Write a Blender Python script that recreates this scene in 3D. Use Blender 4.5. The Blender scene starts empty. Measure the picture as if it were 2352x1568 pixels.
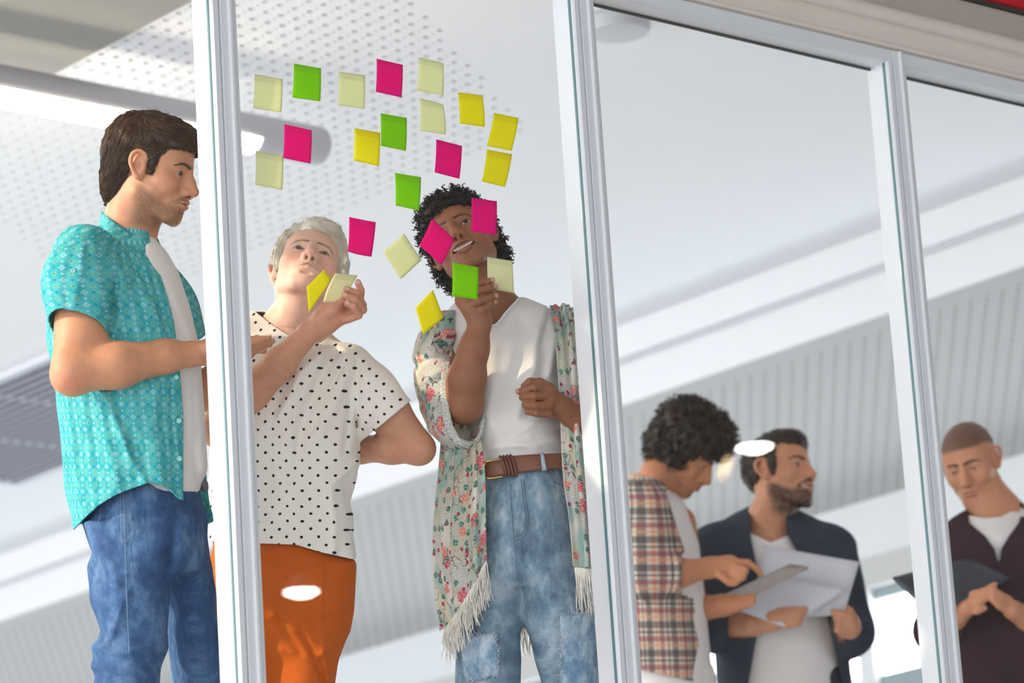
import bpy, bmesh, math, random
import numpy as np
from mathutils import Vector, Matrix

# ------------------------------------------------------------------ camera, world, lights, exposure
scene = bpy.context.scene
COL = scene.collection
FPX = 8820.0
PITCH, ROLL, YAW = [math.radians(a) for a in (15.21276, -3.66052, 40.62481)]
CAM = np.array([0.0, -6.39, -1.03])
_cy, _sy = math.cos(YAW), math.sin(YAW)
_r0 = np.array([_cy, -_sy, 0.0]); _h0 = np.array([_sy, _cy, 0.0]); ZUP = np.array([0, 0, 1.0])
_u0 = -math.sin(PITCH) * _h0 + math.cos(PITCH) * ZUP
FWD = math.cos(PITCH) * _h0 + math.sin(PITCH) * ZUP
RGT = math.cos(ROLL) * _r0 + math.sin(ROLL) * _u0
UPV = -math.sin(ROLL) * _r0 + math.cos(ROLL) * _u0
BAS = np.stack([RGT, UPV, -FWD], 1)          # columns: right, up, towards camera

def ray(x, y):
    return FWD + RGT * (x - 1176.0) / FPX - UPV * (y - 784.0) / FPX
def onY(x, y, Y=0.0):
    d = ray(x, y); return CAM + d * ((Y - CAM[1]) / d[1])
def onZ(x, y, Z):
    d = ray(x, y); return CAM + d * ((Z - CAM[2]) / d[2])
def onX(x, y, X):
    d = ray(x, y); return CAM + d * ((X - CAM[0]) / d[0])
def at(x, y, D):
    return CAM + ray(x, y) * D

cam_d = bpy.data.cameras.new('camera'); cam = bpy.data.objects.new('camera', cam_d); COL.objects.link(cam)
cam_d.sensor_width = 36.0; cam_d.lens = 36.0 * FPX / 2352.0
cam_d.clip_end = 200
m4 = Matrix.Identity(4)
for i in range(3):
    for j in range(3):
        m4[i][j] = BAS[i, j]
    m4[i][3] = CAM[i]
cam.matrix_world = m4
cam_d.dof.use_dof = True; cam_d.dof.focus_distance = 8.75; cam_d.dof.aperture_fstop = 4.0
cam_d.dof.aperture_blades = 0
scene.camera = cam

world = bpy.data.worlds.new('sky'); scene.world = world; world.use_nodes = True
wb = world.node_tree.nodes['Background']
wb.inputs[0].default_value = (0.925, 0.955, 1.0, 1); wb.inputs[1].default_value = 1.4

def sun_lamp():
    d = bpy.data.lights.new('sun', 'SUN'); o = bpy.data.objects.new('sun', d); COL.objects.link(o)
    d.energy = 1.6; d.color = (1.0, 0.84, 0.60); d.angle = math.radians(1.5)
    # light travels towards +right of picture, towards the camera and down (comes from the far left)
    v = Vector((0.80, -0.36, -0.46)).normalized()
    o.rotation_euler = v.to_track_quat('-Z', 'Y').to_euler()
    o.location = (-3, 6, 6)
sun_lamp()

vs = scene.view_settings
vs.view_transform = 'Standard'; vs.look = 'None'; vs.gamma = 1.0; vs.use_curve_mapping = False
vs.exposure = 1.22

# ------------------------------------------------------------------ node material helpers
MATS = {}
def new_mat(name):
    m = bpy.data.materials.new(name); m.use_nodes = True
    nt = m.node_tree; b = nt.nodes['Principled BSDF']
    return m, nt, b
def N(nt, kind, **kw):
    n = nt.nodes.new(kind)
    for k, v in kw.items():
        setattr(n, k, v)
    return n
def lnk(nt, a, b):
    nt.links.new(a, b)
def M(nt, op, a, b=None, c=None, clamp=False):
    n = nt.nodes.new('ShaderNodeMath'); n.operation = op; n.use_clamp = clamp
    for i, v in enumerate((a, b, c)):
        if v is None: continue
        if isinstance(v, (int, float)): n.inputs[i].default_value = v
        else: nt.links.new(v, n.inputs[i])
    return n.outputs[0]
def mixc(nt, fac, c1, c2):
    n = nt.nodes.new('ShaderNodeMix'); n.data_type = 'RGBA'
    for s, v in ((n.inputs[0], fac), (n.inputs[6], c1), (n.inputs[7], c2)):
        if isinstance(v, (int, float)): s.default_value = v
        elif isinstance(v, tuple): s.default_value = v if len(v) == 4 else (*v, 1)
        else: nt.links.new(v, s)
    return n.outputs[2]
def srgb(r, g, b):
    f = lambda c: (c / 12.92) if c <= 0.04045 else ((c + 0.055) / 1.055) ** 2.4
    return (f(r / 255), f(g / 255), f(b / 255))
def plain(name, rgb, rough=0.6, noise=0.0, nscale=30.0, bump=0.0, metal=0.0, spec=0.5, bscale=None, sub=0.0):
    if name in MATS: return MATS[name]
    m, nt, b = new_mat(name)
    b.inputs['Base Color'].default_value = (*rgb, 1); b.inputs['Roughness'].default_value = rough
    b.inputs['Metallic'].default_value = metal; b.inputs['Specular IOR Level'].default_value = spec
    if sub:
        b.inputs['Subsurface Weight'].default_value = sub; b.inputs['Subsurface Radius'].default_value = (0.01, 0.004, 0.002)
    if noise or bump:
        tc = N(nt, 'ShaderNodeTexCoord'); nz = N(nt, 'ShaderNodeTexNoise')
        nz.inputs['Scale'].default_value = nscale; nz.inputs['Detail'].default_value = 6
        lnk(nt, tc.outputs['Object'], nz.inputs['Vector'])
        if noise:
            d = tuple(max(0, c * (1 - noise)) for c in rgb); l = tuple(min(1, c * (1 + noise)) for c in rgb)
            lnk(nt, mixc(nt, nz.outputs[0], d, l), b.inputs['Base Color'])
        if bump:
            nb = nz
            if bscale:
                nb = N(nt, 'ShaderNodeTexNoise'); nb.inputs['Scale'].default_value = bscale
                nb.inputs['Detail'].default_value = 4; lnk(nt, tc.outputs['Object'], nb.inputs['Vector'])
            bp = N(nt, 'ShaderNodeBump'); bp.inputs['Strength'].default_value = bump; bp.inputs['Distance'].default_value = 0.002
            lnk(nt, nb.outputs[0], bp.inputs['Height']); lnk(nt, bp.outputs[0], b.inputs['Normal'])
    MATS[name] = m
    return m
def emit(name, rgb, strength):
    if name in MATS: return MATS[name]
    m, nt, b = new_mat(name)
    b.inputs['Base Color'].default_value = (*rgb, 1)
    b.inputs['Emission Color'].default_value = (*rgb, 1); b.inputs['Emission Strength'].default_value = strength
    MATS[name] = m
    return m

# ------------------------------------------------------------------ object helpers
def tag(o, label=None, cat=None, group=None, kind=None):
    if label: o['label'] = label
    if cat: o['category'] = cat
    if group: o['group'] = group
    if kind: o['kind'] = kind
    return o
def empty(name, loc, label=None, cat=None, group=None):
    o = bpy.data.objects.new(name, None); COL.objects.link(o); o.location = loc
    o.empty_display_size = 0.05
    return tag(o, label, cat, group)
def mesh_obj(name, verts, faces, mat, parent=None, smooth=False, attrs=None, origin=None):
    """verts in world space; stored relative to the parent's location (or to origin)"""
    v = np.asarray(verts, dtype=np.float64)
    off = np.array(parent_loc(parent)) if parent is not None else (np.array(origin) if origin is not None else v.mean(0))
    me = bpy.data.meshes.new(name)
    v2 = v - off
    if isinstance(faces, np.ndarray):
        k = faces.shape[1]
        me.vertices.add(len(v2)); me.vertices.foreach_set('co', v2.astype(np.float32).ravel())
        me.loops.add(faces.size); me.loops.foreach_set('vertex_index', faces.astype(np.int32).ravel())
        me.polygons.add(len(faces)); me.polygons.foreach_set('loop_start', np.arange(0, faces.size, k, dtype=np.int32))
        me.polygons.foreach_set('loop_total', np.full(len(faces), k, dtype=np.int32))
        me.update(calc_edges=True); me.validate()
    else:
        me.from_pydata(v2.tolist(), [], faces); me.update()
    if smooth:
        me.polygons.foreach_set('use_smooth', np.ones(len(me.polygons), dtype=bool))
    if attrs:
        for k, a in attrs.items():
            a = np.asarray(a, dtype=np.float32)
            if k == 'col':
                at_ = me.attributes.new(k, 'FLOAT_COLOR', 'POINT')
                if a.shape[1] == 3: a = np.concatenate([a, np.ones((len(a), 1), np.float32)], 1)
                at_.data.foreach_set('color', a.ravel())
            elif a.ndim == 1:
                at_ = me.attributes.new(k, 'FLOAT', 'POINT'); at_.data.foreach_set('value', a)
            else:
                at_ = me.attributes.new(k, 'FLOAT_VECTOR', 'POINT'); at_.data.foreach_set('vector', a.ravel())
    if mat is not None:
        for mm in (mat if isinstance(mat, (list, tuple)) else [mat]): me.materials.append(mm)
    o = bpy.data.objects.new(name, me); COL.objects.link(o)
    if parent is not None: o.parent = parent
    else: o.location = off
    return o
def parent_loc(p):
    l = np.array(p.location)
    while p.parent is not None:
        p = p.parent; l = l + np.array(p.location)
    return l
def box_vf(x0, x1, y0, y1, z0, z1):
    v = [(x, y, z) for x in (x0, x1) for y in (y0, y1) for z in (z0, z1)]
    f = [(0, 1, 3, 2), (4, 6, 7, 5), (0, 4, 5, 1), (2, 3, 7, 6), (0, 2, 6, 4), (1, 5, 7, 3)]
    return v, f
def box(name, x0, x1, y0, y1, z0, z1, mat, parent=None, bevel=0.0, **kw):
    v, f = box_vf(x0, x1, y0, y1, z0, z1)
    o = mesh_obj(name, v, f, mat, parent, **kw)
    if bevel:
        b = o.modifiers.new('bevel', 'BEVEL'); b.width = bevel; b.segments = 2
    return o
def extrude_profile(name, prof, axis, a0, a1, mat, parent=None):
    """prof: closed list of (u,v); axis 'z': u=X v=Y; axis 'x': u=Y v=Z"""
    n = len(prof); v = []
    for a in (a0, a1):
        for (p, q) in prof:
            v.append((p, q, a) if axis == 'z' else (a, p, q))
    f = [(i, (i + 1) % n, n + (i + 1) % n, n + i) for i in range(n)]
    f += [tuple(range(n))[::-1], tuple(range(n, 2 * n))]
    return mesh_obj(name, v, f, mat, parent)
def tube_mesh(paths, radii, sides=5, closed_ends=True):
    """paths: list of (k,3) arrays; radii: list of scalars / arrays -> verts, faces(list)"""
    V = []; Fc = []; base = 0
    ang = np.linspace(0, 2 * np.pi, sides, endpoint=False); ca, sa = np.cos(ang), np.sin(ang)
    for p, r in zip(paths, radii):
        p = np.asarray(p, float); k = len(p)
        t = np.gradient(p, axis=0); t /= np.linalg.norm(t, axis=1, keepdims=True) + 1e-12
        ref = np.array([0.31, 0.2, 0.93]) if abs(t[0] @ np.array([0.31, 0.2, 0.93])) < 0.9 else np.array([1.0, 0, 0])
        n1 = np.zeros_like(p); n = np.cross(t[0], ref); n /= np.linalg.norm(n)
        for i in range(k):
            n = n - t[i] * (n @ t[i]); n /= np.linalg.norm(n) + 1e-12; n1[i] = n
        n2 = np.cross(t, n1)
        r = np.broadcast_to(np.asarray(r, float), (k,))
        ring = p[:, None, :] + r[:, None, None] * (n1[:, None, :] * ca[None, :, None] + n2[:, None, :] * sa[None, :, None])
        V.append(ring.reshape(-1, 3))
        i = np.arange(k - 1)[:, None] * sides; j = np.arange(sides)[None, :]; j2 = (j + 1) % sides
        q = np.stack([i + j, i + j2, i + sides + j2, i + sides + j], -1).reshape(-1, 4) + base
        Fc.append(q)
        base += k * sides
    return np.concatenate(V), np.concatenate(Fc)
rng = np.random.default_rng(7)
# ------------------------------------------------------------------ the setting
white_paint = plain('white_gloss_paint', srgb(222, 225, 229), 0.35, noise=0.03, nscale=14, bump=0.12, bscale=60)
ceil_paint = plain('ceiling_paint', srgb(243, 244, 246), 0.85, noise=0.015, nscale=3)
soffit_shade = plain('soffit_shade_grey', srgb(158, 157, 151), 0.9, noise=0.03, nscale=2)  # grey carries the shade of the dim ceiling corner
wall_paint = plain('wall_paint', srgb(232, 236, 238), 0.85, noise=0.02, nscale=3)
beige_paint = plain('cornice_paint', srgb(222, 212, 200), 0.5, noise=0.05, nscale=9, bump=0.15, bscale=40)
brown_paint = plain('fascia_paint', srgb(186, 174, 164), 0.7, noise=0.06, nscale=4)
dark_gap = plain('rubber_seal', srgb(62, 64, 58), 0.8)
floor_mat = plain('pale_floor', srgb(186, 189, 196), 0.5, noise=0.05, nscale=6)

HC = 4.15 - 1.03          # ceiling height above the people's floor
def zz(rel): return rel - 1.03

tag(box('floor', 2.6, 12.5, 0.0, 22, -0.25, 0.0, floor_mat), kind='structure')
tag(box('trim_1', -6, 12.5, -0.16, 0.0, -0.25, 0.10, white_paint), kind='structure')

# perforated ceiling with real holes --------------------------------------------------
def build_ceiling():
    X0 = onZ(129, 167, HC)[0]; X1 = onZ(1215, 300, HC)[0]
    a = onZ(940, 0, HC); b = onZ(1215, 300, HC); c = onZ(14, 521, HC); d = onZ(89, 585, HC)
    pitch = 0.0715
    nx = int(round((X1 - X0) / 0.0575)); px = (X1 - X0) / nx
    def lineY(p, q, X): return p[1] + (X - p[0]) * (q[1] - p[1]) / (q[0] - p[0])
    ylo = lineY(a, b, X0) - 0.1; yhi = lineY(c, d, X1) + 0.1
    ny = int((yhi - ylo) / pitch)
    K = 8
    ang = np.linspace(0, 2 * np.pi, K, endpoint=False) + np.pi / K
    V = []; F = []
    def vid(p): V.append(p); return len(V) - 1
    zt = HC + 0.035
    def cell(cx, cy, hw, hh, r):
        # square ring with a hole + shaft
        sq = []
        for t in ang:
            s = max(abs(math.cos(t)) / hw, abs(math.sin(t)) / hh)
            sq.append(vid((cx + math.cos(t) / s, cy + math.sin(t) / s, HC)))
        ho = [vid((cx + r * math.cos(t), cy + r * math.sin(t), HC)) for t in ang]
        up = [vid((cx + r * math.cos(t), cy + r * math.sin(t), zt)) for t in ang]
        for i in range(K):
            j = (i + 1) % K
            F.append((sq[i], ho[i], ho[j], sq[j])); F.append((ho[i], up[i], up[j], ho[j]))
        # corners
        for sx, sy_, i in ((1, 1, 0), (-1, 1, 2), (-1, -1, 4), (1, -1, 6)):
            k = vid((cx + sx * hw, cy + sy_ * hh, HC)); F.append((sq[i], sq[(i + 1) % K], k))
    def quad(x0, x1, y0, y1):
        F.append(tuple(vid(p) for p in ((x0, y0, HC), (x0, y1, HC), (x1, y1, HC), (x1, y0, HC))))
    for i in range(nx):
        cx = X0 + (i + 0.5) * px
        lo = lineY(a, b, cx); hi = lineY(c, d, cx)
        ys = []
        for j in range(ny):
            y0 = ylo + j * pitch; cy = y0 + pitch / 2
            if lo < cy < hi: ys.append((y0, cy))
        if not ys: continue
        for y0, cy in ys:
            cell(cx, y0 + pitch * 0.32, px / 2, pitch * 0.32, 0.0128)
            cell(cx, y0 + pitch * 0.82, px / 2, pitch * 0.18, 0.0056)
        quad(X0 + i * px, X0 + (i + 1) * px, 0.05, ys[0][0]); quad(X0 + i * px, X0 + (i + 1) * px, ys[-1][0] + pitch, 22)
    quad(2.6, X0, 0.05, 22); quad(X1, XB, 0.05, 22)
    o = mesh_obj('ceiling', V, F, ceil_paint, origin=(8, 8, HC)); tag(o, kind='structure')
    v, f = box_vf(2.6, XB, 0.05, 22, HC + 0.06, HC + 0.12)
    void = mesh_obj('void_liner', v, f, plain('dark_void', srgb(48, 47, 43), 0.95), o)
    return X0, X1
XB = onZ(1718, 640, HC)[0]
PX0, PX1 = build_ceiling()

# lowered soffit beyond the perforated field, ceiling shade painted in as grey
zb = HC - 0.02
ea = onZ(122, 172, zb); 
tag(box('trim_2', 2.6, ea[0], 0.06, 22, zb, HC + 0.05, soffit_shade), kind='structure')

# beam with two fasciae, sloped perforated soffit, right-hand wall with high windows
zm = onX(1420, 822, XB)[2]; XB2 = XB + 0.10; zl = onX(1433, 928, XB2)[2]
tag(box('trim_3', XB, XB + 0.5, 0.05, 22, zm, HC + 0.1, ceil_paint), kind='structure')
tag(box('trim_4', XB2, XB + 0.6, 0.05, 22, zl, zm + 0.03, ceil_paint, bevel=0.004), kind='structure')
XW = 11.22; zs = zz(3.455)
def slope_mat():
    m, nt, b = new_mat('perforated_slope')
    tc = N(nt, 'ShaderNodeTexCoord'); sp = N(nt, 'ShaderNodeSeparateXYZ'); lnk(nt, tc.outputs['Object'], sp.inputs[0])
    x, y = sp.outputs[0], sp.outputs[1]
    # lattice: columns run on the diagonal
    v = M(nt, 'DIVIDE', x, 0.0285)
    u = M(nt, 'DIVIDE', M(nt, 'SUBTRACT', y, M(nt, 'MULTIPLY', x, 1.13)), 0.081)
    fu = M(nt, 'SUBTRACT', M(nt, 'FRACT', u), 0.5); fv = M(nt, 'SUBTRACT', M(nt, 'FRACT', v), 0.5)
    d = M(nt, 'SQRT', M(nt, 'ADD', M(nt, 'POWER', M(nt, 'MULTIPLY', fu, 0.081 / 0.0095), 2.0), M(nt, 'POWER', M(nt, 'MULTIPLY', fv, 0.0285 / 0.0095), 2.0)))
    hole = M(nt, 'LESS_THAN', d, 1.0)
    edge = M(nt, 'MULTIPLY', M(nt, 'GREATER_THAN', x, 0.07), M(nt, 'LESS_THAN', x, 0.95))
    hole = M(nt, 'MULTIPLY', hole, edge)
    lnk(nt, mixc(nt, hole, (*srgb(190, 190, 188), 1), (*srgb(152, 151, 148), 1)), b.inputs['Base Color'])
    b.inputs['Roughness'].default_value = 0.9
    return m
v = [(XB2 + 0.01, 0.05, zl), (XW, 0.05, zs), (XW, 22, zs), (XB2 + 0.01, 22, zl), (XB2 + 0.01, 0.05, zl + 0.04), (XW, 0.05, zs + 0.04), (XW, 22, zs + 0.04), (XB2 + 0.01, 22, zl + 0.04)]
f = [(0, 3, 2, 1), (4, 5, 6, 7), (0, 1, 5, 4), (1, 2, 6, 5), (2, 3, 7, 6), (3, 0, 4, 7)]
tag(mesh_obj('trim_5', v, f, slope_mat(), origin=(XB2 + 0.01, 0, zl)), kind='structure')

# right wall: solid above, windows in a row, solid below
tag(box('wall_right', XW, XW + 0.2, 0.05, 22, zz(3.21), zs + 0.3, wall_paint), kind='structure')
tag(box('trim_6', XW - 0.03, XW + 0.2, 0.05, 22, zz(3.085), zz(3.21), plain('window_head_paint', srgb(206, 206, 204), 0.8), bevel=0.006), kind='structure')
tag(box('trim_7', XW - 0.02, XW + 0.2, 0.05, 22, 0.0, 0.95, wall_paint), kind='structure')
glass_sky = emit('daylight_pane', (0.95, 0.98, 1.0), 2.2)
alu = plain('grey_window_frame', srgb(150, 168, 172), 0.5)
wn = 0
Yw = onX(1972, 1480, XW)[1]
W0 = Yw - 7 * 1.18
for i in range(17):
    y0 = W0 + i * 1.18
    if y0 < 0.3 or y0 > 20.5: continue
    wn += 1
    w = empty('window_%d' % wn, (XW, y0, 0.95)); tag(w, kind='structure')
    y1 = y0 + 1.18
    box('frame_post', XW - 0.01, XW + 0.1, y1 - 0.09, y1, 0.95, zz(3.085), wall_paint, w, bevel=0.004)
    box('transom_bar', XW + 0.02, XW + 0.08, y0, y1 - 0.09, zz(2.64), zz(2.725), alu, w, bevel=0.004)
    box('head_bar', XW + 0.02, XW + 0.08, y0, y1 - 0.09, zz(3.04), zz(3.085), alu, w, bevel=0.004)
    box('pane', XW + 0.05, XW + 0.056, y0, y1 - 0.09, zz(2.725), zz(3.04), glass_sky, w)
    box('pane', XW + 0.05, XW + 0.056, y0, y1 - 0.09, 0.95, zz(2.64), emit('frosted_pane', (0.62, 0.74, 0.76), 0.9), w)
tag(box('wall_back', 2.6, XW + 0.2, 22, 22.2, 0, HC + 0.1, wall_paint), kind='structure')

# glazed partition -------------------------------------------------------------------
MX = [3.6105, 4.668, 5.7255, 6.783, 7.8405]
ZT = zz(3.19)
def mull_prof(x):
    P = [(0, .057), (0, -.011), (.004, -.016), (.017, -.016), (.0185, -.009), (.0215, -.009), (.023, -.018), (.040, -.018), (.0425, -.025), (.0485, -.025), (.051, -.015), (.066, -.015), (.066, .057)]
    return [(x + a, b) for a, b in P]
k = 1
for i, x in enumerate(MX):
    o = extrude_profile('trim_%d' % (10 + i), mull_prof(x), 'z', 0.0, ZT + 0.033, white_paint); tag(o, kind='structure')
    # tired sealant line along the glass edge
    box('glazing_seal', x - 0.0022, x, -0.006, 0.001, 0.0, ZT, plain('green_seal', srgb(92, 128, 132), 0.4), o)
# head rail: (Y, Z) profile
P = [(.057, ZT), (.057, ZT + .11), (-.015, ZT + .11), (-.015, ZT + .038), (-.009, ZT + .036), (-.009, ZT + .033), (-.017, ZT + .031), (-.017, ZT + .003), (-.012, ZT)]
tag(extrude_profile('trim_20', P, 'x', -6, 12.4, white_paint), kind='structure')
tag(box('trim_21', -6, 12.4, 0.044, 0.050, ZT - 0.006, ZT + 0.002, dark_gap), kind='structure')
z0 = ZT + .036
P = [(-.008, z0), (-.022, z0 + .002), (-.022, z0 + .010), (-.030, z0 + .014), (-.030, z0 + .050), (-.036, z0 + .056)]
for t in np.linspace(-90, 90, 9):
    P.append((-.040 - .020 * math.cos(math.radians(t)), z0 + .080 + .022 * math.sin(math.radians(t))))
P += [(-.02, z0 + .104), (.05, z0 + .104), (.05, z0 + .02)]
tag(extrude_profile('trim_22', P, 'x', -6, 12.4, beige_paint), kind='structure')
tag(box('wall_front', -6, 12.4, -0.016, 0.2, z0 + .100, zz(3.412), brown_paint), kind='structure')
tag(box('trim_23', -6, 12.4, -0.03, 0.2, zz(3.412), zz(3.421), dark_gap), kind='structure')
tag(box('trim_24', -6, 12.4, -0.045, 0.2, zz(3.421), zz(3.62), plain('red_band', srgb(196, 22, 40), 0.5)), kind='structure')
# glass
def glass_mat():
    m, nt, b = new_mat('clear_glass')
    out = nt.nodes['Material Output']
    tr = N(nt, 'ShaderNodeBsdfTransparent'); tr.inputs[0].default_value = (0.992, 0.994, 0.996, 1)
    gl = N(nt, 'ShaderNodeBsdfGlossy'); gl.inputs['Roughness'].default_value = 0.0; gl.inputs[0].default_value = (1, 1, 1, 1)
    ge = N(nt, 'ShaderNodeNewGeometry'); dp = N(nt, 'ShaderNodeVectorMath', operation='DOT_PRODUCT')
    lnk(nt, ge.outputs['Incoming'], dp.inputs[0]); lnk(nt, ge.outputs['Normal'], dp.inputs[1])
    ci = M(nt, 'ABSOLUTE', dp.outputs['Value']); fres = M(nt, 'ADD', 0.04, M(nt, 'MULTIPLY', 0.96, M(nt, 'POWER', M(nt, 'SUBTRACT', 1.0, ci), 5.0)))
    mx = N(nt, 'ShaderNodeMixShader'); lnk(nt, fres, mx.inputs[0]); lnk(nt, tr.outputs[0], mx.inputs[1]); lnk(nt, gl.outputs[0], mx.inputs[2])
    lnk(nt, mx.outputs[0], out.inputs['Surface'])
    return m
gm = glass_mat()
for i in range(len(MX) - 1):
    o = box('window_%d' % (30 + i), MX[i] + 0.066, MX[i + 1] - 0.002, -0.003, 0.003, 0.0, ZT + 0.02, gm); tag(o, kind='structure')
    o['label'] = 'large clear glass pane of the partition'
# ------------------------------------------------------------------ ceiling fittings
def tube_lamp():
    zc = HC - 0.22; R = 0.064
    e = onZ(742, 338, zc + 0.0); Y = e[1]
    xs, xe = e[0] - 4.6, e[0]
    root = empty('linear_lamp', ((xs + xe) / 2, Y, zc), 'long tubular grey pendant lamp with a glowing diffuser under the perforated ceiling', 'lamp')
    grey = plain('lamp_grey_metal', srgb(196, 198, 204), 0.45)
    n = 28
    ang = np.linspace(0, 2 * np.pi, n, endpoint=False)
    V = []; F = []
    prof = [(xs, R), (xe - 0.02, R), (xe - 0.008, R * .9), (xe, R * .7)]
    for (x, r) in prof:
        for a in ang: V.append((x, Y + r * math.cos(a), zc + r * math.sin(a)))
    for s in range(len(prof) - 1):
        for i in range(n): F.append((s * n + i, s * n + (i + 1) % n, (s + 1) * n + (i + 1) % n, (s + 1) * n + i))
    F.append(tuple(range(n))[::-1]); F.append(tuple(range((len(prof) - 1) * n, len(prof) * n)))
    mesh_obj('housing', V, F, grey, root, smooth=False)
    # diffuser: lower front arc, ends before the tube does
    xt = onZ(612, 325, zc - 0.05)[0]
    R2 = R + 0.004
    aa = np.radians(np.linspace(212, 345, 16)); V = []; F = []
    for x, rr in ((xs + .02, R2), (xt - .05, R2), (xt, R2 * .97)):
        for a in aa: V.append((x, Y + rr * math.cos(a), zc + rr * math.sin(a)))
    for s in range(2):
        for i in range(15): F.append((s * 16 + i, s * 16 + i + 1, (s + 1) * 16 + i + 1, (s + 1) * 16 + i))
    F.append(tuple(range(16))); F.append(tuple(range(32, 48))[::-1])
    o = mesh_obj('diffuser', V, F, emit('warm_lamp_light', (1.0, 0.93, 0.76), 16.0), root)
    o['label'] = 'glowing warm white diffuser'
    for x in (xs + .5, xs + 2.4):
        box('suspension_rod', x - .006, x + .006, Y - .006, Y + .006, zc + R * .9, HC, grey, root)
tube_lamp()

def grille():
    a = onZ(0, 868, HC); c = onZ(52, 1101, HC); d = onZ(139, 1068, HC); b = onZ(111, 820, HC)
    x0, x1 = a[0], c[0]
    ye = onZ(-10, 1045, HC)[1]
    ye = c[1] + 0.03; ys = ye - 1.9
    root = empty('air_grille', ((x0 + x1) / 2, (ys + ye) / 2, HC), 'dark slatted return air grille set in the white ceiling', 'air grille')
    fr = plain('grille_white', srgb(226, 228, 236), 0.5)
    dk = plain('grille_void', srgb(80, 78, 90), 0.9)
    w = 0.035
    box('backing', x0, x1, ys, ye, HC - 0.006, HC - 0.002, dk, root)
    for (xa, xb, ya, yb) in ((x0 - w, x0, ys - w, ye + w), (x1, x1 + w, ys - w, ye + w), (x0, x1, ys - w, ys), (x0, x1, ye, ye + w)):
        box('frame', xa, xb, ya, yb, HC - 0.018, HC, fr, root)
    n = 17; slat = plain('grille_slat', srgb(176, 178, 192), 0.5)
    me = None
    for i in range(n):
        xc = x0 + (i + .5) * (x1 - x0) / n
        o = box('slat', xc - .010, xc + .010, ys, ye, HC - 0.016, HC - 0.010, slat, root)
    for yc in (ys + .63, ys + 1.26):
        box('cross_bar', x0, x1, yc - .010, yc + .010, HC - 0.0095, HC - 0.006, slat, root)
grille()

def speaker():
    p = onZ(1420, 52, HC - 0.03)
    root = empty('smoke_detector', (p[0], p[1], HC), 'round pale grey dome fixed to the ceiling behind the head rail', 'detector')
    n = 32; prof = [(0.0, HC), (.118, HC), (.118, HC - .012), (.106, HC - .016)]
    prof2 = [(.100, HC - .010), (.100, HC - .055), (.093, HC - .066), (.06, HC - .070), (0.0, HC - .071)]
    for nm, pr, c in (('base_ring', prof, srgb(232, 234, 236)), ('dome', prof2, srgb(196, 201, 205))):
        V = []; F = []
        for (r, z) in pr:
            for i in range(n): V.append((p[0] + max(r, 1e-4) * math.cos(2 * math.pi * i / n), p[1] + max(r, 1e-4) * math.sin(2 * math.pi * i / n), z))
        for s in range(len(pr) - 1):
            for i in range(n): F.append((s * n + i, s * n + (i + 1) % n, (s + 1) * n + (i + 1) % n, (s + 1) * n + i))
        mesh_obj(nm, V, F, plain('det_' + nm, c, 0.5), root, smooth=False)
speaker()

# round pendants on the camera's side of the glass, seen as reflections in it
def pendant(px, py, path, size, label):
    d = ray(px, py); t0 = (0 - CAM[1]) / d[1]; P = CAM + d * t0
    dr = np.array([d[0], -d[1], d[2]]); L = np.linalg.norm(d)
    Q = P + dr * (path / L - t0)
    root = empty('pendant_lamp', tuple(Q), label, 'lamp', 'round pendants outside the glass')
    n = 32
    def disc(name, pr, mat):
        V = []; F = []
        for (r, z) in pr:
            for i in range(n): V.append((Q[0] + r * math.cos(2 * math.pi * i / n), Q[1] + r * math.sin(2 * math.pi * i / n), Q[2] + z))
        for s in range(len(pr) - 1):
            for i in range(n): F.append((s * n + i, s * n + (i + 1) % n, (s + 1) * n + (i + 1) % n, (s + 1) * n + i))
        mesh_obj(name, V, F, mat, root)
    r = size / 2
    disc('diffuser', [(1e-4, -.030), (r * .5, -.026), (r * .85, -.014), (r, -.004), (r, 0.0)], emit('pendant_light', (1.0, 0.95, 0.86), 34.0))
    disc('shade', [(r + .006, -.006), (r + .008, 0.02), (r * .6, .07), (.02, .09)], plain('pendant_shade', srgb(225, 225, 222), 0.5))
    v, f = tube_mesh([np.array([Q + (0, 0, .09), Q + (0, 0, .5), Q + (0, 0, 1.6)])], [.004], 6)
    mesh_obj('cord', v, f, plain('black_cord', srgb(30, 30, 30), 0.6), root)
pendant(1733, 1025, 19.4, 0.172, 'round white pendant lamp hung outside, mirrored in the pane beside the bearded man')
pendant(692, 1357, 19.4, 0.165, 'round white pendant lamp hung outside, mirrored on the orange trousers')
def coil_bulb(px, py, path):
    d = ray(px, py); t0 = (0 - CAM[1]) / d[1]; Pp = CAM + d * t0; dr = np.array([d[0], -d[1], d[2]]); L = np.linalg.norm(d); Q = Pp + dr * (path / L - t0)
    root = empty('spiral_lamp', tuple(Q), 'small golden spiral lamp hung outside, mirrored beside the afro', 'lamp')
    t = np.linspace(0, 1, 60); ax = np.array([-.55, 0, -.83]); a = np.array([.83, 0, -.55]); b = np.array([0, 1.0, 0])
    path_ = Q + ax * (t * .11)[:, None] + a * (.022 * np.cos(t * 25))[:, None] + b * (.022 * np.sin(t * 25))[:, None]
    v, f = tube_mesh([path_], [.0034], 6); mesh_obj('coil', v, f, emit('golden_light', (1.0, 0.72, 0.36), 5.0), root, smooth=True)
    v, f = tube_mesh([np.array([Q, Q + (0, 0, .4), Q + (0, 0, 1.4)])], [.004], 6); mesh_obj('cord', v, f, MATS['black_cord'], root)
coil_bulb(1676, 1052, 17.0)
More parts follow.
